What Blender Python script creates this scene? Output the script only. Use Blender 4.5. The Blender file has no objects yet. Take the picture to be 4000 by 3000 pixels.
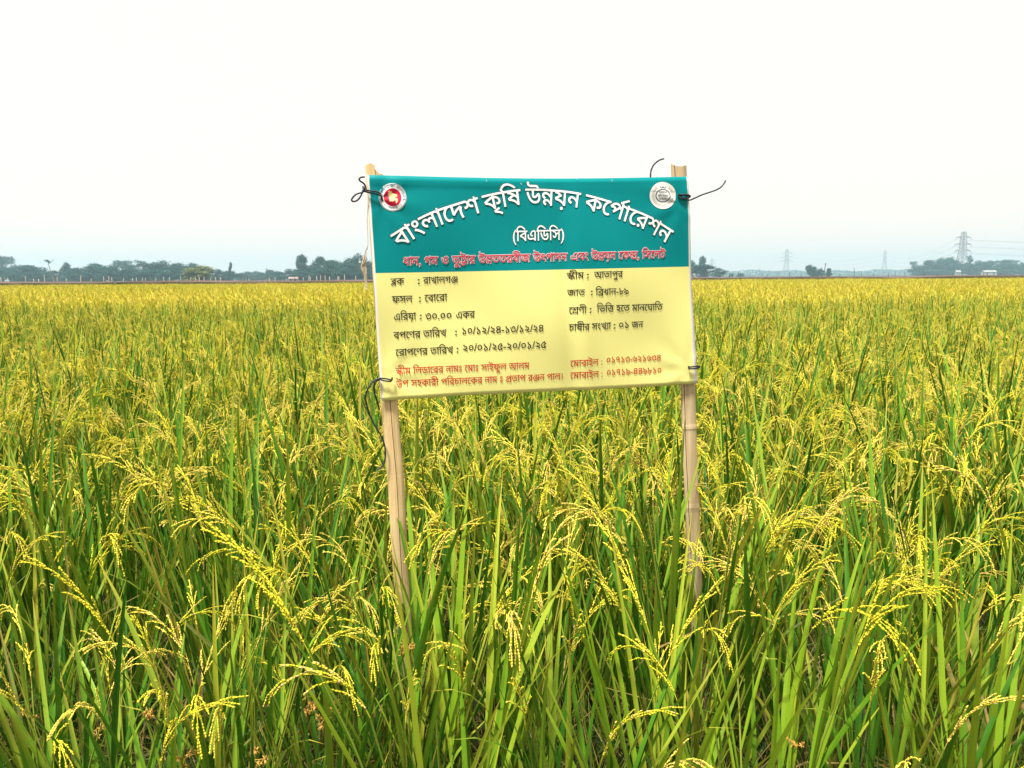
import bpy, math, random
import numpy as np
from mathutils import Vector, Matrix, geometry

R = math.radians
SC = bpy.context.scene
COL = SC.collection

# ------------------------------------------------------------------ camera
CAM_H = 1.3
FPX = 3022.0                      # focal length in pixels of the 4000 x 3000 photograph
PITCH = R(7.86)
ROLL = R(-0.39)
cam_data = bpy.data.cameras.new('camera')
cam_data.sensor_width = 36.0
cam_data.lens = 36.0 * FPX / 4000.0
cam_data.clip_start = 0.05
cam_data.clip_end = 6000.0
cam = bpy.data.objects.new('camera', cam_data)
COL.objects.link(cam)
CAM_M = Matrix.Translation((0, 0, CAM_H)) @ (Matrix.Rotation(R(90) - PITCH, 4, 'X') @ Matrix.Rotation(ROLL, 4, 'Z'))
cam.matrix_world = CAM_M
SC.camera = cam

# ------------------------------------------------------------------ sky, sun, exposure
SUN_EL, SUN_AZ = R(67), R(216)    # azimuth clockwise from +Y: the sun stands behind the camera, to its left
SKY_STRENGTH, SUN_STRENGTH = 0.052, 5.0
EXPOSURE = 1.1
w = bpy.data.worlds.new('World'); SC.world = w; w.use_nodes = True
nt = w.node_tree; nt.nodes.clear()
sky = nt.nodes.new('ShaderNodeTexSky'); sky.sky_type = 'NISHITA'; sky.sun_disc = False
sky.sun_elevation = SUN_EL; sky.sun_rotation = SUN_AZ
sky.air_density = 1.0; sky.dust_density = 4.0; sky.ozone_density = 1.0
hs = nt.nodes.new('ShaderNodeHueSaturation'); hs.inputs['Saturation'].default_value = 0.25
mx = nt.nodes.new('ShaderNodeMix'); mx.data_type = 'RGBA'; mx.inputs[0].default_value = 0.85
mx.inputs[7].default_value = (11.9, 10.6, 9.5, 1)          # even layer of milky overcast
bg = nt.nodes.new('ShaderNodeBackground'); bg.inputs['Strength'].default_value = SKY_STRENGTH
wo = nt.nodes.new('ShaderNodeOutputWorld')
nt.links.new(sky.outputs[0], hs.inputs['Color']); nt.links.new(hs.outputs[0], mx.inputs[6])
nt.links.new(mx.outputs[2], bg.inputs[0]); nt.links.new(bg.outputs[0], wo.inputs[0])
sd = bpy.data.lights.new('sun', 'SUN'); sd.energy = SUN_STRENGTH; sd.angle = R(9.0); sd.color = (1.0, 0.95, 0.86)
sun = bpy.data.objects.new('sun', sd); COL.objects.link(sun)
to_sun = Vector((math.sin(SUN_AZ) * math.cos(SUN_EL), math.cos(SUN_AZ) * math.cos(SUN_EL), math.sin(SUN_EL)))
sun.rotation_euler = to_sun.to_track_quat('Z', 'Y').to_euler()
vs = SC.view_settings
vs.view_transform = 'Standard'; vs.look = 'None'; vs.exposure = EXPOSURE; vs.gamma = 1.0; vs.use_curve_mapping = False
SC.cycles.max_bounces = 6; SC.cycles.diffuse_bounces = 3; SC.cycles.glossy_bounces = 2
SC.cycles.transmission_bounces = 3; SC.cycles.volume_bounces = 2; SC.cycles.use_denoising = True

# ------------------------------------------------------------------ helpers
def ray(px, py):
    """direction in the world of a pixel of the 4000 x 3000 photograph"""
    return (CAM_M.to_3x3() @ Vector((px - 2000.0, 1500.0 - py, -FPX))).normalized()

def at_y(px, py, y):
    d = ray(px, py)
    return Vector((0, 0, CAM_H)) + d * (y / d.y)

def at_z(px, py, z):
    d = ray(px, py)
    return Vector((0, 0, CAM_H)) + d * ((z - CAM_H) / d.z)

class MB:
    """collects geometry for one mesh; every vertex carries uv = (along the piece, random of the piece)"""
    def __init__(s): s.v, s.f, s.uv, s.m = [], [], [], []
    def add(s, vs, fs, uv=None, mi=0):
        o = len(s.v)
        s.v += [tuple(p) for p in vs]
        s.uv += uv if uv is not None else [(0.0, 0.5)] * len(vs)
        for q in fs: s.f.append(tuple(o + i for i in q)); s.m.append(mi)
    def merge(s, other, M=None, mi=None, rnd=None):
        vv = [M @ Vector(p) for p in other.v] if M is not None else other.v
        uv = other.uv if rnd is None else [(a, (b + rnd) % 1.0) for a, b in other.uv]
        o = len(s.v)
        s.v += [tuple(p) for p in vv]; s.uv += uv
        s.f += [tuple(o + i for i in q) for q in other.f]
        s.m += other.m if mi is None else [mi] * len(other.f)
    def mesh(s, name, mats, smooth=False):
        me = bpy.data.meshes.new(name)
        me.from_pydata(s.v, [], s.f)
        ul = me.uv_layers.new(name='UVMap')
        li = np.empty(len(me.loops), dtype=np.int32); me.loops.foreach_get('vertex_index', li)
        ul.data.foreach_set('uv', np.array(s.uv, dtype=np.float32)[li].ravel())
        for m in (mats if isinstance(mats, (list, tuple)) else [mats]): me.materials.append(m)
        if any(s.m): me.polygons.foreach_set('material_index', np.array(s.m, dtype=np.int32))
        if smooth: me.polygons.foreach_set('use_smooth', np.ones(len(s.f), dtype=bool))
        me.update()
        return me
    def obj(s, name, mats, parent=None, smooth=False, kind=None):
        return link(name, s.mesh(name, mats, smooth), parent, kind=kind)

def link(name, data, parent=None, M=None, kind=None):
    o = bpy.data.objects.new(name, data); COL.objects.link(o)
    if parent is not None: o.parent = parent
    if M is not None: o.matrix_basis = M
    if kind: o['kind'] = kind
    return o

def thing(name, label, cat, loc=(0, 0, 0), rz=0.0, group=None, scale=None):
    o = bpy.data.objects.new(name, None); COL.objects.link(o)
    o.location = loc; o.rotation_euler = (0, 0, rz)
    if scale is not None: o.scale = scale
    o.empty_display_size = 0.1
    return tag(o, label, cat, group)

def tag(o, label, cat, group=None):
    o['label'] = label; o['category'] = cat
    if group: o['group'] = group
    return o

def tube(mb, pts, rad, n=6, mi=0, uvr=0.5, cap=True):
    pts = [Vector(p) for p in pts]; k = len(pts)
    rad = rad if isinstance(rad, (list, tuple)) else [rad] * k
    vs, fs, uv = [], [], []
    ref = Vector((0.31, 0.17, 0.93))
    for i, p in enumerate(pts):
        t = (pts[min(i + 1, k - 1)] - pts[max(i - 1, 0)]).normalized()
        a = t.cross(ref)
        if a.length < 1e-3: a = t.cross(Vector((1, 0, 0)))
        a.normalize(); b = t.cross(a)
        for j in range(n):
            an = 2 * math.pi * j / n
            vs.append(p + (a * math.cos(an) + b * math.sin(an)) * rad[i]); uv.append((i / (k - 1), uvr))
    for i in range(k - 1):
        for j in range(n):
            fs.append((i * n + j, i * n + (j + 1) % n, (i + 1) * n + (j + 1) % n, (i + 1) * n + j))
    if cap: fs.append(tuple(range(n))); fs.append(tuple((k - 1) * n + j for j in reversed(range(n))))
    mb.add(vs, fs, uv, mi)

def box(mb, c, s, mi=0, M=None):
    x, y, z = s[0] / 2, s[1] / 2, s[2] / 2
    vs = [Vector((c[0] + a * x, c[1] + b * y, c[2] + d * z)) for d in (-1, 1) for b in (-1, 1) for a in (-1, 1)]
    if M is not None: vs = [M @ v for v in vs]
    mb.add(vs, [(0, 2, 3, 1), (4, 5, 7, 6), (0, 1, 5, 4), (2, 6, 7, 3), (0, 4, 6, 2), (1, 3, 7, 5)], None, mi)

def bar(mb, a, b, t, mi=0):
    a, b = Vector(a), Vector(b)
    tube(mb, [a, b], t / 2, 4, mi)

def smooth_path(pts, n=6):
    """Catmull-Rom through the points"""
    P = [Vector(p) for p in pts]; P = [P[0] * 2 - P[1]] + P + [P[-1] * 2 - P[-2]]
    out = []
    for i in range(1, len(P) - 2):
        for k in range(n):
            t = k / n
            out.append(0.5 * ((2 * P[i]) + (P[i + 1] - P[i - 1]) * t + (2 * P[i - 1] - 5 * P[i] + 4 * P[i + 1] - P[i + 2]) * t * t
                              + (3 * P[i] - P[i - 1] - 3 * P[i + 1] + P[i + 2]) * t ** 3))
    out.append(P[-2])
    return out

# ------------------------------------------------------------------ materials
class NM:
    def __init__(s, name):
        s.mat = bpy.data.materials.new(name); s.mat.use_nodes = True
        s.t = s.mat.node_tree; s.t.nodes.clear()
        s.out = s.t.nodes.new('ShaderNodeOutputMaterial')
    def n(s, ty, **kw):
        q = s.t.nodes.new(ty)
        for k, v in kw.items(): setattr(q, k, v)
        return q
    def l(s, a, b): s.t.links.new(a, b)
    def ramp(s, stops, interp='LINEAR'):
        q = s.n('ShaderNodeValToRGB'); cr = q.color_ramp; cr.interpolation = interp
        while len(cr.elements) > 1: cr.elements.remove(cr.elements[-1])
        cr.elements[0].position = stops[0][0]; cr.elements[0].color = (*stops[0][1], 1)
        for p, c in stops[1:]:
            e = cr.elements.new(p); e.color = (*c, 1)
        return q
    def noise(s, scale, detail=4, coord='Object', rough=0.55, vec_scale=None):
        tc = s.n('ShaderNodeTexCoord'); q = s.n('ShaderNodeTexNoise')
        q.inputs['Scale'].default_value = scale; q.inputs['Detail'].default_value = detail; q.inputs['Roughness'].default_value = rough
        if vec_scale:
            mp = s.n('ShaderNodeMapping'); mp.inputs['Scale'].default_value = vec_scale
            s.l(tc.outputs[coord], mp.inputs[0]); s.l(mp.outputs[0], q.inputs['Vector'])
        else: s.l(tc.outputs[coord], q.inputs['Vector'])
        return q
    def mix(s, a, b, fac, mode='MIX'):
        q = s.n('ShaderNodeMix', data_type='RGBA', blend_type=mode)
        for x, i in ((fac, 0), (a, 6), (b, 7)):
            if isinstance(x, (int, float)): q.inputs[i].default_value = x
            elif isinstance(x, tuple): q.inputs[i].default_value = (*x, 1)
            else: s.l(x, q.inputs[i])
        return q.outputs[2]
    def bsdf(s, col, rough=0.6, spec=0.3, bump=None, bump_d=0.002, bump_s=0.5):
        b = s.n('ShaderNodeBsdfPrincipled')
        if isinstance(col, tuple): b.inputs['Base Color'].default_value = (*col, 1)
        else: s.l(col, b.inputs['Base Color'])
        b.inputs['Roughness'].default_value = rough; b.inputs['Specular IOR Level'].default_value = spec
        if bump is not None:
            q = s.n('ShaderNodeBump'); q.inputs['Distance'].default_value = bump_d; q.inputs['Strength'].default_value = bump_s
            s.l(bump, q.inputs['Height']); s.l(q.outputs[0], b.inputs['Normal'])
        return b
    def done(s, shader): s.l(shader.outputs[0], s.out.inputs['Surface']); return s.mat

def plain(name, col, rough=0.6, spec=0.3):
    m = NM(name); return m.done(m.bsdf(col, rough, spec))

def noisy(name, c0, c1, scale, rough=0.7, spec=0.25, bump=0.0, lo=0.35, hi=0.65, vec_scale=None, coord='Object'):
    m = NM(name); nz = m.noise(scale, 5, coord, vec_scale=vec_scale)
    rp = m.ramp([(lo, c0), (hi, c1)]); m.l(nz.outputs[0], rp.inputs[0])
    return m.done(m.bsdf(rp.outputs[0], rough, spec, nz.outputs[0] if bump else None, bump, 0.6))

def plant_mat(name, stops, tip, tip_from, transl, rough=0.5, spec=0.3, var=0.18):
    """uv.x runs along the blade, uv.y is the blade's own random number; together with the object's random it picks the colour"""
    m = NM(name)
    uv = m.n('ShaderNodeUVMap'); sp = m.n('ShaderNodeSeparateXYZ'); m.l(uv.outputs[0], sp.inputs[0])
    oi = m.n('ShaderNodeObjectInfo')
    ad = m.n('ShaderNodeMath', operation='ADD'); m.l(sp.outputs[1], ad.inputs[0]); m.l(oi.outputs['Random'], ad.inputs[1])
    fr = m.n('ShaderNodeMath', operation='FRACT'); m.l(ad.outputs[0], fr.inputs[0])
    rp = m.ramp(stops); m.l(fr.outputs[0], rp.inputs[0])
    col = rp.outputs[0]
    if tip is not None:
        mr = m.n('ShaderNodeMapRange'); mr.inputs['From Min'].default_value = tip_from; mr.inputs['From Max'].default_value = 1.0
        m.l(sp.outputs[0], mr.inputs['Value'])
        ml = m.n('ShaderNodeMath', operation='MULTIPLY'); m.l(mr.outputs[0], ml.inputs[0]); m.l(fr.outputs[0], ml.inputs[1])
        col = m.mix(col, tip, ml.outputs[0])
    nz = m.noise(9.0, 3)
    mr2 = m.n('ShaderNodeMapRange'); mr2.inputs['To Min'].default_value = 1.0 - var; mr2.inputs['To Max'].default_value = 1.0 + var
    m.l(nz.outputs[0], mr2.inputs['Value'])
    if tip is not None:                                   # streaks along the blade and rusty flecks
        fl = m.noise(70.0, 4, vec_scale=(1, 1, 0.25)); rf = m.ramp([(0.60, (0, 0, 0)), (0.72, (1, 1, 1))]); m.l(fl.outputs[0], rf.inputs[0])
        fm = m.n('ShaderNodeMath', operation='MULTIPLY'); m.l(rf.outputs[0], fm.inputs[0]); fm.inputs[1].default_value = 0.45
        col = m.mix(col, tip, fm.outputs[0])
    hsv = m.n('ShaderNodeHueSaturation'); m.l(col, hsv.inputs['Color']); m.l(mr2.outputs[0], hsv.inputs['Value'])
    col = hsv.outputs[0]
    b = m.bsdf(col, rough, spec)
    if transl <= 0: return m.done(b)
    tr = m.n('ShaderNodeBsdfTranslucent'); m.l(col, tr.inputs[0])
    ms = m.n('ShaderNodeMixShader'); ms.inputs[0].default_value = transl
    m.l(b.outputs[0], ms.inputs[1]); m.l(tr.outputs[0], ms.inputs[2])
    return m.done(ms)

LEAF = plant_mat('rice_leaf', [(0.0, (0.026, 0.105, 0.008)), (0.40, (0.062, 0.180, 0.009)), (0.62, (0.155, 0.285, 0.016)),
                               (0.85, (0.25, 0.33, 0.03)), (0.95, (0.28, 0.31, 0.02)), (0.98, (0.40, 0.31, 0.06)), (1.0, (0.16, 0.28, 0.03))],
                 (0.40, 0.30, 0.04), 0.72, 0.24, 0.45, 0.25)
LEAF_LIGHT = plant_mat('rice_leaf_light', [(0.0, (0.10, 0.23, 0.010)), (0.5, (0.20, 0.33, 0.015)), (0.9, (0.33, 0.40, 0.03)), (1.0, (0.16, 0.30, 0.012))],
                       (0.46, 0.36, 0.04), 0.72, 0.30, 0.45, 0.25)
GRAIN = plant_mat('rice_grain', [(0.0, (0.43, 0.43, 0.022)), (0.4, (0.58, 0.52, 0.036)), (0.75, (0.70, 0.60, 0.10)), (0.93, (0.66, 0.47, 0.10)), (0.97, (0.60, 0.43, 0.22)), (1.0, (0.48, 0.46, 0.03))],
                  None, 1, 0.12, 0.7, 0.06)
STALK = plant_mat('rice_stalk', [(0.0, (0.09, 0.17, 0.012)), (0.7, (0.16, 0.23, 0.02)), (1.0, (0.26, 0.26, 0.04))], None, 1, 0.0, 0.5, 0.3)
WEED = plant_mat('weed_blade', [(0.0, (0.025, 0.085, 0.012)), (0.62, (0.085, 0.17, 0.02)), (0.76, (0.26, 0.22, 0.04)), (0.85, (0.40, 0.30, 0.10)), (1.0, (0.20, 0.12, 0.05))],
                 (0.35, 0.24, 0.08), 0.6, 0.3)
SEDGE_HEAD = noisy('sedge_head', (0.30, 0.15, 0.03), (0.48, 0.30, 0.06), 60, 0.7)
MUD = noisy('wet_mud', (0.012, 0.009, 0.006), (0.038, 0.029, 0.017), 6, 0.75, 0.3, 0.02)

# ------------------------------------------------------------------ ground, bund, haze
def build_ground():
    mb = MB(); rnd = random.Random(3)
    xs = [-2050, -400, -120, -40] + [-12 + i * 0.8 for i in range(31)] + [40, 120, 400, 2050]
    ys = [-40, -10, -2] + [i * 0.5 for i in range(0, 30)] + [30, 60, 100, 200, 500, 1000, 2420]
    nx = len(xs)
    vs = [(x, y, rnd.uniform(-0.03, 0.0) if abs(x) < 13 and 0 < y < 16 else 0.0) for y in ys for x in xs]
    fs = [(j * nx + i, j * nx + i + 1, (j + 1) * nx + i + 1, (j + 1) * nx + i) for j in range(len(ys) - 1) for i in range(nx - 1)]
    mb.add(vs, fs)
    o = mb.obj('ground', MUD); o['kind'] = 'structure'
build_ground()

BUND_SOIL = noisy('bund_soil', (0.060, 0.040, 0.036), (0.115, 0.080, 0.074), 0.35, 0.9, 0.1, 0.05, vec_scale=(0.25, 1, 2.5))
BUND_SHADE_FACE = noisy('bund_shade_face', (0.020, 0.024, 0.012), (0.060, 0.050, 0.026), 0.8, 0.9, 0.1, 0.05)  # dark turf tone painted for the shade below the bank's edge
def bund_y(x):
    return 73 + 0.10 * x + 4.0 * math.sin(x * 0.035 + 0.4) + 0.8 * math.sin(x * 0.11)
def bund_top(x):
    return 1.15 + 0.03 * math.sin(x * 0.13) + 0.03 * math.sin(x * 0.41 + 1)
def build_bund():
    mb = MB(); rnd = random.Random(8)
    xs = [-240 + i * 1.5 for i in range(321)]
    rows = []
    for x in xs:
        y, t = bund_y(x), bund_top(x)
        rows.append([(x, y - 1.6, -0.02), (x, y - 1.15 + rnd.uniform(-.1, .1), 0.45), (x, y - 0.75 + rnd.uniform(-.08, .08), 0.80 + rnd.uniform(-.04, .04)),
                     (x, y - 0.62, t - 0.10 + rnd.uniform(-.03, .03)), (x, y - 0.30, t), (x, y + 3.2, t + 0.01), (x, y + 4.5, t - 0.4), (x, y + 6.0, -0.02)])
    vs = [p for r in rows for p in r]; k = 8
    for i in range(len(xs) - 1):
        pass
    fs, ms = [], []
    for i in range(len(xs) - 1):
        for j in range(k - 1):
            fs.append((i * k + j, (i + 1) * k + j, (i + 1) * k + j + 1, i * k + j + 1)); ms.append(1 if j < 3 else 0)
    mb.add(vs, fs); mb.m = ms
    o = mb.obj('earth_bund', [BUND_SOIL, BUND_SHADE_FACE]); o['kind'] = 'structure'
build_bund()

HAZE_DENSITY = 0.00042
def build_haze():
    mb = MB(); box(mb, (0, 1205, 31), (4200, 2510, 64))
    m = NM('haze_air'); pv = m.n('ShaderNodeVolumePrincipled')
    pv.inputs['Color'].default_value = (0.46, 0.72, 0.86, 1); pv.inputs['Density'].default_value = HAZE_DENSITY
    pv.inputs['Anisotropy'].default_value = 0.2
    m.l(pv.outputs[0], m.out.inputs['Volume'])
    o = mb.obj('haze', m.mat); o['kind'] = 'stuff'
    tag(o, 'pale bluish haze lying over the rice plain', 'haze')
build_haze()

# ------------------------------------------------------------------ the signboard
VINYL_TEAL = NM('vinyl_teal')
VINYL_YELLOW = NM('vinyl_yellow')
VINYL_WHITE = NM('vinyl_white')
def vinyl(m, c, var):
    nz = m.noise(3.0, 3); rp = m.ramp([(0.3, tuple(x * (1 - var) for x in c)), (0.7, c)]); m.l(nz.outputs[0], rp.inputs[0])
    fine = m.noise(900.0, 2)
    b = m.bsdf(rp.outputs[0], 0.5, 0.10, fine.outputs[0], 0.0004, 0.25)
    tr = m.n('ShaderNodeBsdfTranslucent'); m.l(rp.outputs[0], tr.inputs[0])
    ms = m.n('ShaderNodeMixShader'); ms.inputs[0].default_value = 0.12
    m.l(b.outputs[0], ms.inputs[1]); m.l(tr.outputs[0], ms.inputs[2])
    return m.done(ms)
VINYL_TEAL = vinyl(VINYL_TEAL, (0.0005, 0.225, 0.235), 0.08)
VINYL_YELLOW = vinyl(VINYL_YELLOW, (0.775, 0.75, 0.27), 0.07)
VINYL_WHITE = vinyl(VINYL_WHITE, (0.72, 0.70, 0.66), 0.10)
INK_WHITE = plain('ink_white', (0.76, 0.77, 0.76), 0.45)
INK_PALE = plain('ink_pale', (0.62, 0.62, 0.58), 0.45)
INK_BLACK = plain('ink_black', (0.012, 0.011, 0.010), 0.4)
INK_RED = plain('ink_red', (0.46, 0.018, 0.010), 0.45)
INK_CRIMSON = plain('ink_crimson', (0.50, 0.008, 0.045), 0.45)
INK_BLUE = plain('ink_blue', (0.03, 0.085, 0.13), 0.45)
INK_CREAM = plain('ink_cream', (0.74, 0.60, 0.27), 0.45)
INK_GREY = plain('ink_grey', (0.36, 0.34, 0.31), 0.45)
INK_TEAL_DARK = plain('ink_teal_dark', (0.003, 0.10, 0.105), 0.45)
CORD = noisy('black_cord', (0.008, 0.010, 0.014), (0.030, 0.034, 0.045), 240, 0.6, 0.3, 0.001)
TWINE = noisy('tan_twine', (0.30, 0.24, 0.15), (0.50, 0.43, 0.31), 80, 0.9, 0.1)

def bamboo(name, c0, c1, c2):
    m = NM(name)
    nz = m.noise(14.0, 6, vec_scale=(6, 6, 0.35)); rp = m.ramp([(0.3, c0), (0.55, c1), (0.75, c2)]); m.l(nz.outputs[0], rp.inputs[0])
    st = m.noise(5.0, 5); r2 = m.ramp([(0.52, (0, 0, 0)), (0.72, (1, 1, 1))]); m.l(st.outputs[0], r2.inputs[0])
    f = m.n('ShaderNodeMath', operation='MULTIPLY'); m.l(r2.outputs[0], f.inputs[0]); f.inputs[1].default_value = 0.45
    col = m.mix(rp.outputs[0], tuple(x * 0.45 for x in c0), f.outputs[0])
    return m.done(m.bsdf(col, 0.62, 0.25, nz.outputs[0], 0.002, 0.5))
BAMBOO_PALE = bamboo('bamboo_pale', (0.44, 0.31, 0.14), (0.60, 0.45, 0.23), (0.66, 0.52, 0.30))
BAMBOO_GREY = bamboo('bamboo_weathered', (0.33, 0.245, 0.13), (0.47, 0.365, 0.215), (0.56, 0.46, 0.30))
BAMBOO_CRACK = plain('bamboo_crack', (0.035, 0.022, 0.014), 0.9)

# the vertical plane the banner hangs in: through these two points, seen from above
K = 0.53
SL, SR = Vector((-0.50, 3.12, 0)) * K, Vector((0.78, 3.43, 0)) * K
S_DIR = (SR - SL).normalized(); S_N = Vector((S_DIR.y, -S_DIR.x, 0))      # S_N points to the camera
def on_sign(px, py, off=0.0):
    """pixel -> (along the plane, height), for a plane moved off metres to the camera"""
    d = ray(px, py); o = Vector((0, 0, CAM_H))
    t = ((SL + S_N * off) - o).dot(S_N) / d.dot(S_N)
    p = o + d * t
    return Vector(((p - SL).dot(S_DIR), p.z))
def sign_pt(sz, off=0.0):
    return SL + S_DIR * sz[0] + Vector((0, 0, sz[1])) + S_N * off
C_TL, C_TR, C_BR, C_BL = on_sign(1433, 683), on_sign(2686, 690), on_sign(2724, 1497), on_sign(1491, 1566)
S_ORIGIN = (C_TL + C_TR + C_BR + C_BL) / 4
def uv_of(sz):
    h = [C_BL, C_TL]
    v = (C_TL[1] - sz[1]) / (C_TL[1] - C_BL[1])
    a = C_TL.lerp(C_BL, v); b = C_TR.lerp(C_BR, v)
    return (sz[0] - a[0]) / (b[0] - a[0]), v
def billow(sz):
    """how far the cloth stands out of its plane: creases, pull lines to the ties, a soft belly"""
    u, v = uv_of(sz)
    d = 0.010 * math.sin(math.pi * min(max(u, 0), 1)) * math.sin(math.pi * min(max(v, 0), 1))
    d -= 0.0045 * math.exp(-((u - 0.565 - 0.02 * v) / 0.028) ** 2) * min(1, max(0, v * 3))
    d += 0.0040 * math.exp(-((u - 0.615 - 0.02 * v) / 0.035) ** 2) * min(1, max(0, v * 3))
    d += 0.005 * math.sin(u * 8 + v * 5) * (0.3 + v * (1 - v) * 2) + 0.003 * math.sin(u * 15 - v * 9) * v * (1 - v) * 3
    for cu, cv, su, sv in ((0.03, 0.1, 1, 1), (0.97, 0.1, -1, 1), (0.02, 0.90, 1, -1), (0.975, 0.91, -1, -1)):
        du, dv = (u - cu) * su * 1.5, (v - cv) * sv
        r = math.hypot(du, dv); a = math.atan2(dv, du + 1e-6)
        d += 0.0022 * math.sin(a * 7 + cu * 5) * math.exp(-(r / 0.16) ** 2) * min(1, r * 14)
    if v < 0.045: d += 0.0005
    return d * 0.88

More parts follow.
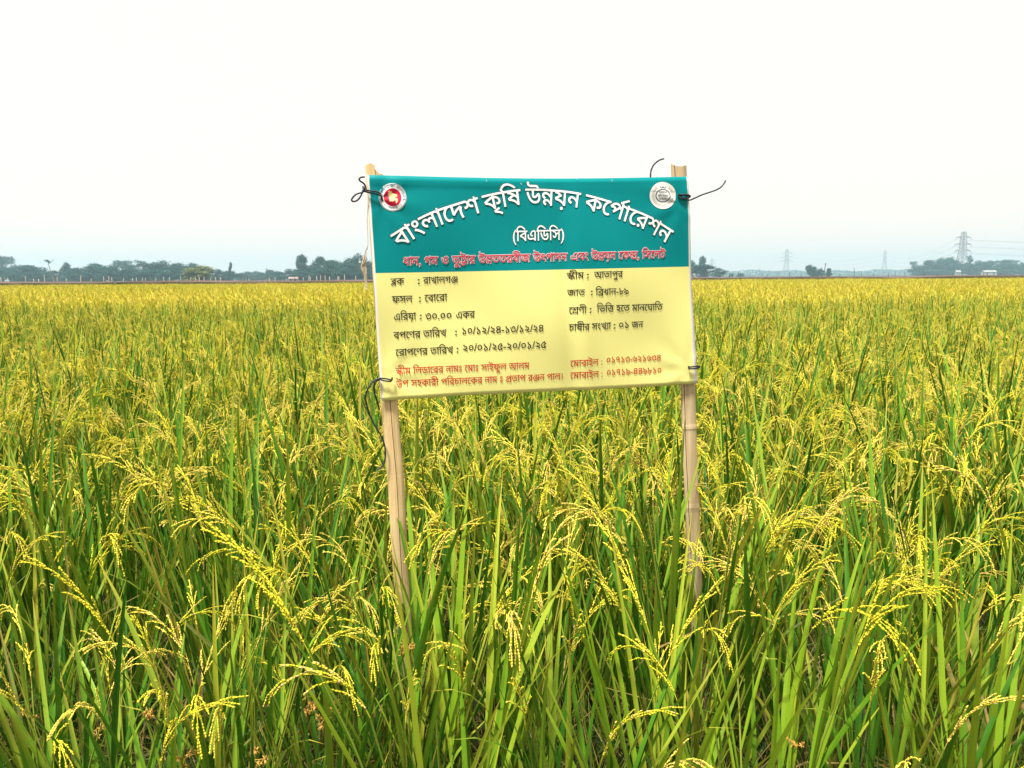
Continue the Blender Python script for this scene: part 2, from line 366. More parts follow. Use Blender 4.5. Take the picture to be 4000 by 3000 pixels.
# ---- lettering. Outlines (x, y, on-curve) of the joined letters that plain characters cannot give
CONJ = {
    'ন্ন': (604, [[614,622,1,614,551,1,509,551,1,509,193,1,432,193,1,432,313,1,445,253,1,405,302,0,323,377,0,242,421,0,200,421,1,166,421,0,128,389,0,128,361,1,128,339,0,159,300,0,198,285,1,161,214,1,109,237,0,46,315,0,46,366,1,46,405,0,83,462,0,148,493,0,189,493,1,244,493,0,335,454,0,415,386,0,453,343,1,435,344,1,434,362,0,432,406,0,432,428,1,432,551,1,-10,551,1,-10,622,1], [224,204,1,279,204,0,367,161,0,443,86,0,479,38,1,462,-42,1,429,5,0,356,84,0,277,133,0,234,133,1,204,133,0,173,108,0,173,86,1,173,66,0,204,39,0,237,27,1,202,-42,1,169,-30,0,120,9,0,92,59,0,92,87,1,92,125,0,130,177,0,190,204,0], [509,203,1,509,-43,1,432,-43,1,432,31,1,435,74,1,433,98,0,432,147,0,432,172,1,432,202,1]]),
    'ট্ট': (648, [[658,622,1,658,551,1,261,551,1,261,235,1,261,191,0,271,155,0,278,147,1,296,126,0,333,126,1,369,126,0,436,161,0,489,219,0,519,290,0,519,325,1,519,352,0,491,384,0,454,384,1,442,384,0,413,380,0,401,377,1,390,448,1,409,453,0,450,459,0,473,459,1,510,459,0,566,431,0,597,373,0,597,328,1,597,276,0,553,178,0,477,100,0,380,54,0,328,54,1,291,54,0,238,76,0,221,93,1,205,112,0,184,166,0,184,221,1,184,551,1,-10,551,1,-10,622,1], [475,622,1,474,663,0,437,699,0,395,699,1,301,699,1,236,699,0,165,717,0,140,736,1,113,756,0,86,819,0,86,859,1,86,872,0,89,897,0,91,912,1,165,907,1,163,896,0,161,879,0,161,869,1,161,847,0,170,813,0,180,802,1,194,786,0,247,771,0,296,771,1,374,771,1,427,771,0,489,755,0,511,734,1,528,718,0,546,663,0,547,622,1], [553,45,1,553,-6,0,506,-86,0,410,-131,0,335,-131,1,272,-131,0,153,-81,0,52,36,0,15,136,1,89,160,1,119,79,0,191,-16,0,282,-57,0,340,-57,1,380,-57,0,441,-36,0,476,8,0,476,42,1,476,61,0,466,103,0,449,125,1,517,163,1,536,138,0,553,76,0]]),
    'ন্দ্র': (896, [[195,475,1,238,475,0,308,448,0,370,397,0,400,361,1,399,272,1,356,328,0,255,403,0,207,403,1,174,403,0,128,369,0,128,335,1,128,311,0,156,276,0,184,262,1,143,193,1,97,218,0,46,292,0,46,338,1,46,383,0,89,444,0,158,475,0], [906,622,1,906,551,1,452,551,1,452,253,1,438,273,1,498,340,0,666,448,0,768,486,1,833,422,1,814,387,0,790,318,0,780,242,0,780,196,1,780,150,0,787,76,0,803,4,0,815,-40,1,740,-59,1,719,45,1,711,85,0,702,168,0,702,223,1,702,261,0,714,333,0,735,392,0,746,410,1,758,405,1,701,382,0,594,316,0,489,230,0,434,175,1,375,215,1,375,360,1,379,370,1,377,390,0,375,430,0,375,450,1,375,551,1,-10,551,1,-10,622,1], [598,100,1,636,100,0,707,72,0,738,40,1,740,-59,1,727,-14,0,659,28,0,611,28,1,580,28,0,517,15,0,448,1,0,407,1,1,375,1,0,310,18,0,255,57,0,222,121,0,222,167,1,222,187,0,228,221,0,231,232,1,308,223,1,305,211,0,300,184,0,300,169,1,300,136,0,326,93,0,375,73,0,407,73,1,439,73,0,499,87,0,562,100,0]]),
    'ব্ল': (603, [[508,556,1,508,125,1,437,121,1,406,164,0,315,231,0,199,277,0,129,286,1,92,375,1,148,405,0,274,461,0,397,506,0,449,519,1,431,479,1,431,555,1], [431,474,1,451,446,1,411,435,0,310,398,0,211,356,0,172,334,1,162,350,1,228,338,0,324,301,0,401,250,0,435,217,1,434,236,0,431,285,0,431,300,1], [613,622,1,613,551,1,-10,551,1,-10,622,1], [176,183,1,223,183,0,286,141,0,306,109,1,317,132,0,352,153,0,370,153,1,399,153,0,442,115,0,469,83,1,434,114,1,434,147,1,508,147,1,508,-43,1,431,-43,1,431,109,1,464,17,1,452,40,0,409,85,0,383,85,1,368,85,0,342,62,0,342,29,1,342,22,0,343,9,0,344,3,1,283,0,1,278,51,0,226,115,0,182,115,1,154,115,0,123,85,0,123,64,1,123,36,0,162,1,0,207,-16,1,178,-84,1,118,-62,0,45,9,0,45,68,1,45,118,0,119,183,0]]),
    'ঞ্জ': (860, [[384,626,1,424,626,0,483,601,0,516,552,0,516,515,1,516,468,0,461,393,0,416,360,1,386,338,0,345,300,0,345,276,1,345,257,0,368,234,0,389,234,1,415,234,0,461,257,0,489,282,1,565,255,1,573,234,0,581,185,0,581,158,1,581,88,0,479,0,0,380,0,1,333,0,0,235,30,0,141,113,0,59,269,0,28,395,1,105,417,1,131,308,0,194,173,0,265,102,0,341,76,0,380,76,1,419,76,0,475,97,0,505,139,0,505,170,1,505,182,0,499,212,0,491,229,1,551,236,1,517,207,0,443,165,0,390,165,1,334,165,0,268,226,0,268,272,1,268,307,0,301,359,0,350,400,0,375,418,1,404,439,0,447,481,0,447,506,1,447,515,0,438,538,0,411,555,0,384,555,1,349,555,0,291,528,0,257,490,0,257,474,1,257,460,0,275,438,0,290,430,1,237,370,1,202,390,0,175,444,0,175,467,1,175,494,0,209,550,0,268,597,0,343,626,0], [673,627,1,732,627,0,798,569,0,798,523,1,798,500,0,773,452,0,711,410,0,655,396,1,639,460,1,677,469,0,722,496,0,722,521,1,722,541,0,694,559,0,669,559,1,623,559,0,533,486,0,503,432,1,446,468,1,482,519,0,552,590,0,628,627,0], [658,250,1,619,250,0,554,280,0,504,330,0,466,392,0,453,425,1,507,490,1,520,431,0,565,354,0,627,318,0,666,318,1,689,318,0,728,340,0,728,370,1,728,391,0,694,425,0,661,435,1,716,471,1,737,463,0,778,433,0,804,391,0,804,363,1,804,318,0,732,250,0], [744,144,1,744,122,0,757,42,0,770,9,1,699,-7,1,685,37,0,669,125,0,669,165,1,669,210,0,692,278,0,707,300,1,737,324,1,787,272,1,762,241,0,744,179,0]]),
    'স্ক': (813, [[500,310,1,430,310,0,337,373,0,312,437,1,324,439,1,317,407,0,286,343,0,235,300,0,197,300,1,168,300,0,117,321,0,66,372,0,37,417,1,98,453,1,127,404,0,164,376,0,186,376,1,210,376,0,247,408,0,269,484,0,271,551,1,340,551,1,348,514,0,374,449,0,413,399,0,466,371,0,501,371,1,536,371,0,573,408,0,573,442,1,573,480,0,532,549,0,503,575,1,583,591,1,599,577,0,630,532,0,650,475,0,650,442,1,650,375,0,570,310,0], [823,622,1,823,551,1,-10,551,1,-10,622,1], [546,352,1,546,318,1,544,323,1,607,314,0,714,268,0,780,191,0,780,136,1,780,88,0,718,20,0,656,20,1,643,20,0,616,23,0,604,25,1,608,95,1,613,94,0,628,93,0,637,93,1,678,93,0,703,123,0,703,143,1,703,182,0,624,243,0,545,256,1,546,263,1,546,-43,1,469,-43,1,439,1,0,353,64,0,248,103,0,191,109,1,154,199,1,234,239,0,406,307,0,489,323,1,469,286,1,469,342,1], [469,285,1,493,256,1,429,240,0,289,185,0,233,159,1,227,172,1,307,160,0,430,92,0,473,50,1,472,67,0,469,111,0,469,125,1]]),
    'ব্র': (663, [[673,622,1,673,551,1,568,551,1,568,0,1,491,14,1,461,70,0,356,165,0,221,231,0,143,243,1,104,339,1,200,397,0,405,491,0,514,524,1,491,482,1,491,551,1,-10,551,1,-10,622,1], [491,474,1,512,446,1,436,421,0,268,348,0,197,304,1,251,292,0,373,238,0,477,154,0,505,98,1,496,98,1,494,121,0,491,167,0,491,199,1], [568,-117,1,493,-117,1,481,-73,0,427,-30,0,383,-30,1,356,-30,0,304,-38,0,250,-47,0,219,-47,1,189,-47,0,128,-33,0,77,2,0,46,62,0,46,108,1,46,128,0,52,163,0,55,174,1,132,165,1,128,152,0,124,126,0,124,111,1,124,61,0,179,25,0,222,25,1,249,25,0,294,34,0,339,42,0,366,42,1,406,42,0,469,12,0,491,-18,1,491,73,1,568,104,1]]),
    'শ্র': (692, [[702,622,1,702,551,1,597,551,1,597,183,1,520,194,1,520,512,1,525,532,1,522,549,0,520,585,0,520,607,1,520,688,1,573,688,1,597,622,1], [376,629,1,415,629,0,481,599,0,533,545,0,549,509,1,545,404,1,514,476,0,430,556,0,378,556,1,339,556,0,291,513,0,291,471,1,291,431,0,356,380,0,428,377,1,421,300,1,355,304,0,270,350,0,230,425,0,230,474,1,230,527,0,272,596,0,339,629,0], [92,629,1,134,629,0,209,595,0,257,521,0,257,461,1,257,420,0,217,346,0,134,300,0,69,300,1,63,377,1,114,378,0,172,405,0,196,447,0,196,468,1,196,509,0,144,556,0,91,556,1,67,556,0,28,550,0,6,545,1,-2,620,1,20,625,0,66,629,0], [597,-43,1,523,-43,1,509,1,0,452,43,0,406,43,1,379,43,0,323,35,0,262,26,0,229,26,1,198,26,0,135,41,0,82,76,0,50,136,0,50,182,1,50,197,0,54,226,0,56,239,1,134,230,1,132,222,0,128,198,0,128,184,1,128,151,0,155,114,0,200,98,0,228,98,1,275,98,0,345,115,0,389,115,1,428,115,0,497,91,0,520,61,1,520,222,1,597,221,1]]),
    'ত্ত': (723, [[486,528,1,562,528,0,644,458,0,644,396,1,644,352,0,596,283,0,511,231,0,457,212,1,427,282,1,492,303,0,564,351,0,564,393,1,564,424,0,524,457,0,483,457,1,449,457,0,388,437,0,341,406,0,314,372,0,314,358,1,314,345,0,333,327,0,364,322,1,344,248,1,289,258,0,235,309,0,235,350,1,235,383,0,276,446,0,346,498,0,437,528,0], [654,170,1,654,91,0,534,0,0,432,0,1,366,0,0,246,44,0,143,141,0,59,301,0,28,417,1,104,440,1,140,311,0,231,151,0,352,76,0,433,76,1,494,76,0,573,122,0,573,172,1,573,206,0,523,254,0,485,268,1,565,303,1,608,281,0,654,212,0], [733,622,1,733,551,1,-10,551,1,-10,622,1]]),
    'প্র': (755, [[765,622,1,765,551,1,660,551,1,660,0,1,583,0,1,583,396,1,605,332,1,564,392,0,496,477,0,435,531,0,373,556,0,337,556,1,297,556,0,232,526,0,178,476,0,155,447,1,147,445,1,163,455,0,194,465,0,213,465,1,272,465,0,325,402,0,325,356,1,325,345,0,323,325,0,321,320,1,304,326,1,316,339,0,338,363,0,363,387,0,376,400,1,500,516,1,549,463,1,265,195,1,206,250,1,288,328,1,252,285,1,222,262,1,237,279,0,258,318,0,258,343,1,258,368,0,228,398,0,199,398,1,183,398,0,153,390,0,137,380,1,61,452,1,101,505,0,185,584,0,277,629,0,330,629,1,386,629,0,475,587,0,560,504,0,606,441,1,588,446,1,585,470,0,583,526,0,583,558,1,583,688,1,636,688,1,659,622,1], [660,-43,1,585,-43,1,575,-13,0,544,25,0,502,43,0,475,43,1,423,43,0,326,26,0,269,26,1,233,26,0,155,40,0,87,78,0,45,152,0,45,212,1,45,228,0,49,268,0,54,287,1,131,277,1,127,265,0,123,230,0,123,211,1,123,170,0,158,120,0,224,98,0,269,98,1,316,98,0,408,115,0,458,115,1,496,115,0,560,90,0,583,61,1,583,151,1,660,151,1]]),
    'ন্ত্র': (693, [[468,308,1,434,308,0,384,320,0,336,350,0,305,377,1,280,400,0,253,417,0,237,417,1,221,417,0,194,396,0,194,375,1,194,357,0,217,326,0,236,308,1,181,253,1,151,280,0,112,341,0,112,380,1,112,417,0,146,465,0,199,489,0,225,489,1,266,489,0,324,458,0,356,429,1,391,398,0,436,371,0,468,371,1,500,371,0,538,405,0,538,442,1,538,480,0,497,549,0,467,575,1,547,591,1,563,577,0,594,532,0,615,475,0,615,442,1,615,376,0,538,308,0], [703,622,1,703,551,1,-10,551,1,-10,622,1], [456,370,1,491,370,0,539,356,0,556,343,1,576,328,0,598,283,0,598,236,1,598,-117,1,521,-117,1,512,-72,0,466,-30,0,431,-30,1,404,-30,0,346,-38,0,283,-47,0,245,-47,1,216,-47,0,148,-33,0,86,7,0,46,83,0,46,145,1,46,166,0,52,216,0,56,235,1,133,223,1,129,208,0,124,172,0,124,146,1,124,94,0,163,43,0,220,27,0,245,27,1,274,27,0,332,36,0,389,44,0,414,44,1,446,44,0,502,19,0,521,-11,1,521,229,1,521,255,0,512,282,0,502,290,1,494,297,0,469,304,0,451,304,1,425,304,0,378,284,0,341,253,0,319,218,0,319,202,1,319,189,0,337,168,0,368,168,1,381,168,0,398,170,0,408,171,1,415,102,1,405,99,0,375,94,0,352,94,1,324,94,0,273,115,0,241,158,0,241,192,1,241,222,0,275,285,0,335,338,0,413,370,0]]),
    '্য': (255, [[265,622,1,265,551,1,195,551,1,255,573,1,214,540,0,172,487,0,158,433,0,158,395,1,158,362,0,174,288,0,191,209,0,191,166,1,191,130,0,175,63,0,132,6,0,53,-38,0,-10,-52,1,-31,17,1,33,32,0,94,77,0,113,135,0,113,168,1,113,208,0,97,284,0,80,358,0,80,393,1,80,431,0,94,488,0,128,541,0,157,572,1,172,551,1,-10,551,1,-10,622,1]]),
    'র্': (0, [[-254,707,1,72,917,1,110,860,1,-209,644,1]]),
}
def conj_splines(cs):
    out = []
    for c in cs:
        P = [(c[i] / 1000, c[i + 1] / 1000, c[i + 2]) for i in range(0, len(c), 3)]
        Q = []
        for i, p in enumerate(P):                                   # implied on-curve points
            Q.append(p); n = P[(i + 1) % len(P)]
            if not p[2] and not n[2]: Q.append(((p[0] + n[0]) / 2, (p[1] + n[1]) / 2, 1))
        k = next(i for i, p in enumerate(Q) if p[2]); Q = Q[k:] + Q[:k] + [Q[k]]
        pts = [Q[0][:2]]; i = 1
        while i < len(Q):
            if Q[i][2]: pts.append(Q[i][:2]); i += 1
            else:
                a, b, d = pts[-1], Q[i], Q[i + 1]
                for t in (0.25, 0.5, 0.75, 1.0):
                    pts.append(tuple((1 - t) ** 2 * a[j] + 2 * t * (1 - t) * b[j] + t * t * d[j] for j in (0, 1)))
                i += 2
        out.append(pts[:-1])
    return out

PRE = 'িেৈ'; POST = 'াীং ঃ'; BELOW = 'ুূৃ'
def shape_text(s):
    """logical order -> list of glyph keys in the order they are set"""
    out = []; i = 0
    cons = lambda c: '\u0995' <= c <= '\u09b9' or c in '\u09dc\u09dd\u09df'
    while i < len(s):
        reph = ''
        if s[i] == 'র' and s[i + 1:i + 2] == '্' and i + 2 < len(s): reph = 'র্'; i += 2
        if not cons(s[i]): out.append(s[i]); i += 1; continue
        j = i + 1; ya = ''
        while j + 1 < len(s) and s[j] == '্': j += 2
        cl = s[i:j]
        if cl.endswith('্য'): cl = cl[:-2]; ya = '্য'
        m = ''
        while j < len(s) and s[j] in 'ািীুূৃেৈো': m += s[j]; j += 1
        pre = [c for c in m if c in PRE] + (['ে'] if 'ো' in m else [])
        post = [c for c in m if c in 'াী'] + (['া'] if 'ো' in m else [])
        out += pre + [cl] + ([ya] if ya else []) + [c for c in m if c in BELOW] + ([reph] if reph else []) + post
        i = j
    return out

def fill_outline(loops, off):
    """triangles of overlapping outlines (non-zero winding), grown by off"""
    area = sum(sum(p[0] * q[1] - q[0] * p[1] for p, q in zip(lp, lp[1:] + lp[:1])) for lp in loops)
    sg = 1.0 if area > 0 else -1.0
    grown = []
    for lp in loops:
        lp = [p for k, p in enumerate(lp) if math.hypot(p[0] - lp[k - 1][0], p[1] - lp[k - 1][1]) > 1e-4]
        if len(lp) < 3: continue
        dense = []
        for k, p in enumerate(lp):
            q = lp[(k + 1) % len(lp)]; m = max(1, min(12, int(math.hypot(q[0] - p[0], q[1] - p[1]) / 0.09)))
            dense += [(p[0] + (q[0] - p[0]) * t / m, p[1] + (q[1] - p[1]) * t / m) for t in range(m)]
        lp = dense
        out = []
        for k, p in enumerate(lp):
            a, c = lp[k - 1], lp[(k + 1) % len(lp)]
            n1 = Vector((p[1] - a[1], a[0] - p[0])).normalized() * sg; n2 = Vector((c[1] - p[1], p[0] - c[0])).normalized() * sg
            m = n1 + n2
            m = n1 if m.length < 0.3 else m / max(0.5, (m.length ** 2) / 2)
            out.append(Vector((p[0] + m[0] * off, p[1] + m[1] * off)))
        grown.append(out)
    V, E = [], []
    for lp in grown:
        o = len(V); V += lp; E += [(o + k, o + (k + 1) % len(lp)) for k in range(len(lp))]
    vv, ee, ff = geometry.delaunay_2d_cdt(V, E, [], 0, 1e-5)[:3]
    seg = np.array([[*p, *q] for lp in grown for p, q in zip(lp, lp[1:] + lp[:1])])
    keep = []
    for f in ff:
        cx = sum(vv[k][0] for k in f) / len(f); cy = sum(vv[k][1] for k in f) / len(f)
        x0, y0, x1, y1 = seg.T
        side = (x1 - x0) * (cy - y0) - (cx - x0) * (y1 - y0)
        w_ = np.sum((y0 <= cy) & (y1 > cy) & (side > 0)) - np.sum((y0 > cy) & (y1 <= cy) & (side < 0))
        if w_ != 0: keep.append(tuple(f))
    return [(p[0], p[1]) for p in vv], keep

class Glyphs:
    """outline meshes of all letters, from the built-in font and the outlines above"""
    def __init__(s): s.want = set(); s.geo = {}; s.adv = {}
    def need(s, text, off):
        for k in shape_text(text): s.want.add((k, off))
    def make(s):
        tmp = []
        def font(body):
            c = bpy.data.curves.new('tmp', 'FONT'); c.body = body; c.size = 1; c.resolution_u = 3; c.fill_mode = 'NONE'
            o = bpy.data.objects.new('tmp', c); COL.objects.link(o); tmp.append(o); return o
        keys = {k for k, _ in s.want}
        one = {k: font(k) for k in keys if k not in CONJ and k != ' '}
        wid = {k: font(k + 'ক') for k in keys if k not in CONJ}
        ref = font('ক')
        bpy.context.view_layer.update()
        dg = bpy.context.evaluated_depsgraph_get()
        def loops(o):
            me = bpy.data.meshes.new_from_object(o.evaluated_get(dg))
            co = [(v.co.x, v.co.y) for v in me.vertices]; nb = {}
            for e in me.edges: nb.setdefault(e.vertices[0], []).append(e.vertices[1]); nb.setdefault(e.vertices[1], []).append(e.vertices[0])
            bpy.data.meshes.remove(me); out = []; seen = set()
            for st in range(len(co)):                       # vertices of one outline follow each other
                if st in seen or st not in nb: continue
                lp = [st]; seen.add(st); cur = st
                nxt = st + 1 if st + 1 in nb[st] else nb[st][0]
                while nxt not in seen:
                    lp.append(nxt); seen.add(nxt); cur = nxt
                    opts = [q for q in nb[cur] if q not in seen]
                    if not opts: break
                    nxt = opts[0]
                out.append([co[q] for q in lp])
            return out
        rx = max(p[0] for lp in loops(ref) for p in lp)
        for k, o in wid.items(): s.adv[k] = max(p[0] for lp in loops(o) for p in lp) - rx
        base = {k: loops(o) for k, o in one.items()}
        for k in keys:
            if k in CONJ: s.adv[k] = CONJ[k][0] / 1000; base[k] = conj_splines(CONJ[k][1])
        for k, off in s.want:
            if k != ' ': s.geo[(k, off)] = fill_outline(base[k], off)
        for o in tmp:
            dta = o.data; bpy.data.objects.remove(o); bpy.data.curves.remove(dta)
    def line(s, text, off, track=0.0):
        """vertices and faces of a set line in em units, and its width"""
        x = 0.0; V, F = [], []
        for k in shape_text(text):
            if k == ' ': x += 0.30; continue
            v, f = s.geo[(k, off)]
            dx = -0.06 if k in BELOW else (-0.02 if k == 'র্' else 0.0)
            o = len(V); V += [(p[0] + x + dx, p[1]) for p in v]; F += [tuple(o + i for i in q) for q in f]
            x += s.adv[k] + (track if s.adv[k] > 0.05 else 0)
        return V, F, x

GL = Glyphs()
MATRA = 0.622
# (text, left x, left y, right x, right y of the head line in photograph pixels, height from head line to foot)
Z3 = lambda x, y: (1420 + x * 0.33454, 1020 + y * 0.33454)
Z4 = lambda x, y: (2120 + x * 0.31339, 1000 + y * 0.31339)
def L(z, text, x0, y0, x1, y1, h): return (text, *z(x0, y0), *z(x1, y1), h)
BLACK_LINES = [
    [L(Z3, 'ব্লক', 315, 205, 470, 198, 25), L(Z3, ':', 628, 192, 655, 191, 25), L(Z3, 'রাখালগঞ্জ', 695, 190, 1100, 177, 25)],
    [L(Z3, 'ফসল', 330, 410, 568, 403, 26), L(Z3, ':', 643, 400, 668, 399, 25), L(Z3, 'বোরো', 712, 395, 975, 384, 26)],
    [L(Z3, 'এরিয়া', 350, 614, 610, 604, 26), L(Z3, ':', 652, 605, 677, 604, 25), L(Z3, '৩০.০০', 718, 603, 1032, 592, 27), L(Z3, 'একর', 1076, 592, 1295, 581, 26)],
    [L(Z3, 'বপণের তারিখ', 350, 830, 964, 798, 26), L(Z3, ':', 1065, 790, 1090, 789, 25), L(Z3, '১০/১২/২৪-১৩/১২/২৪', 1138, 775, 2087, 738, 27)],
    [L(Z3, 'রোপণের তারিখ', 374, 1032, 1042, 997, 26), L(Z3, ':', 1081, 990, 1105, 989, 25), L(Z3, '২০/০১/২৫-২০/০১/২৫', 1148, 973, 2120, 930, 27)],
    [L(Z4, 'স্কীম', 288, 210, 487, 204, 24), L(Z4, ':', 525, 203, 552, 202, 24), L(Z4, 'আতাপুর', 620, 198, 974, 188, 24)],
    [L(Z4, 'জাত', 293, 422, 500, 416, 24), L(Z4, ':', 576, 412, 602, 411, 24), L(Z4, 'ব্রিধান-৮৯', 640, 411, 1054, 398, 24)],
    [L(Z4, 'শ্রেণী', 312, 640, 522, 631, 24), L(Z4, ':', 560, 628, 586, 627, 24), L(Z4, 'ভিত্তি হতে মানঘোতি', 658, 618, 1487, 595, 25)],
    [L(Z4, 'চাষীর সংখ্যা', 312, 850, 838, 828, 25), L(Z4, ':', 871, 828, 897, 827, 24), L(Z4, '০১', 942, 820, 1064, 815, 25), L(Z4, 'জন', 1100, 820, 1245, 813, 24)],
]
RED_LINES = [
    [L(Z3, 'স্কীম লিডারের নামঃ মোঃ সাইফুল আলম', 375, 1250, 1927, 1180, 25)],
    [('উপ সহকারী পরিচালকের নাম ঃ প্রতাপ রঞ্জন পাল।', *Z3(380, 1398), 2199, 1457, 25)],
    [L(Z4, 'মোবাইল :', 340, 1302, 738, 1278, 24), L(Z4, '০১৭১৩-৬২১৬৩৪', 783, 1258, 1477, 1228, 24)],
    [L(Z4, 'মোবাইল :', 345, 1452, 745, 1430, 24), L(Z4, '০১৭১৯-৪৪৯৮১০', 788, 1412, 1488, 1384, 24)],
]
SUB = ('ধান, গম ও ভুট্টার উন্নততরবীজ উৎপাদন এবং উন্নয়ন কেন্দ্র, সিলেট', 1573, 1006, 2597, 979, 31)
ABBR = ('(বিএডিসি)', 1999, 903, 2204, 897, 40)
ARC = [(1522, 921), (1625, 857), (1714, 817), (1860, 772), (1955, 750), (2053, 738), (2160, 741), (2268, 755), (2387, 787), (2466, 816), (2546, 851), (2630, 904)]
TITLE = [('বাংলাদেশ', 1525, 1862), ('কৃষি', 1881, 2030), ('উন্নয়ন', 2053, 2268), ('কর্পোরেশন', 2290, 2628)]
W_THIN, W_MED, W_BOLD, W_RIM, W_HALO = 0.004, 0.007, 0.008, 0.032, 0.036
for ln in BLACK_LINES:
    for t in ln: GL.need(t[0], W_MED)
for ln in RED_LINES:
    for t in ln: GL.need(t[0], W_THIN)
for of in (W_BOLD, W_RIM): GL.need(ABBR[0], of); [GL.need(t[0], of) for t in TITLE]
for of in (W_BOLD, W_HALO): GL.need(SUB[0], of)
for s in ('গণপ্রজাতন্ত্রী বাংলাদেশ', 'সরকার', 'বাংলাদেশ', 'কৃষি উন্নয়ন', 'কর্পোরেশন'): GL.need(s, W_BOLD)
GL.make()

def put(mb, V2, F, lift, mi=0):
    """flat print: (along, height) points laid on the cloth"""
    mb.add([sign_pt(p, billow(p) + lift * 0.5) for p in V2], F, None, mi)

def straight(mb, spec, off, lift, mi=0):
    text, x0, y0, x1, y1, h = spec
    a, b = on_sign(x0, y0), on_sign(x1, y1)
    V, F, wd = GL.line(text, off)
    ex = (b - a); ey = Vector((0.0, (on_sign(x0, y0)[1] - on_sign(x0, y0 + h)[1]) / MATRA))
    vx = [v[0] for v in V]; lo, hi = (min(vx), max(vx)) if len(text) < 3 else (0.0, wd)
    slant = ex / (hi - lo)
    put(mb, [a + slant * (v[0] - lo) + ey * (v[1] - MATRA) for v in V], F, lift, mi)

def arc_path():
    return [on_sign(*p) for p in [(q.x, q.y) for q in smooth_path([(x, y, 0) for x, y in ARC], 8)]]
def on_curve(mb, path, s0, s1, text, off, hgt, lift, mi=0):
    cum = [0.0]
    for i in range(1, len(path)): cum.append(cum[-1] + (path[i] - path[i - 1]).length)
    V, F, wd = GL.line(text, off)
    k = hgt / MATRA
    def at(s):
        i = max(0, min(len(path) - 2, int(np.searchsorted(cum, s)) - 1))
        t = (path[i + 1] - path[i]).normalized()
        return path[i] + t * (s - cum[i]), Vector((-t[1], t[0]))
    def at_s(s):
        p0, _ = at(s); a, _ = at(s - 0.0065); b, _ = at(s + 0.0065); t = (b - a).normalized()
        return p0, Vector((-t[1], t[0]))
    out = []
    for v in V:
        p, n = at_s(s0 + (s1 - s0) * v[0] / wd); out.append(p + n * ((v[1] - MATRA) * k))
    put(mb, out, F, lift, mi)
def s_at_x(path, px_xy):
    q = on_sign(*px_xy); best, s, acc = 9, 0, 0.0
    for i in range(len(path) - 1):
        ab = path[i + 1] - path[i]; t = min(1, max(0, (q - path[i]).dot(ab) / ab.dot(ab)))
        d = (path[i] + ab * t - q).length
        if d < best: best, s = d, acc + ab.length * t
        acc += ab.length
    return s

def disc(c, r0, r1, n=40, ky=1.0):
    k = 8 if r0 == 0 else 1
    V = [c + Vector((math.cos(2 * math.pi * i / n), math.sin(2 * math.pi * i / n) * ky)) * (r0 + (r1 - r0) * max(q, 0.01) / k) for q in range(k + 1) for i in range(n)]
    return V, [(q * n + i, (q + 1) * n + i, (q + 1) * n + (i + 1) % n, q * n + (i + 1) % n) for q in range(k) for i in range(n)] + ([tuple(range(n))] if r0 == 0 else [])
def stroke2(pts, wds):
    P = [Vector(p) for p in pts]; V, F = [], []
    for i, p in enumerate(P):
        t = (P[min(i + 1, len(P) - 1)] - P[max(i - 1, 0)]).normalized(); n = Vector((-t[1], t[0])) * wds[i] / 2
        V += [p + n, p - n]
    for i in range(len(P) - 1): F.append((2 * i, 2 * i + 2, 2 * i + 3, 2 * i + 1))
    return V, F

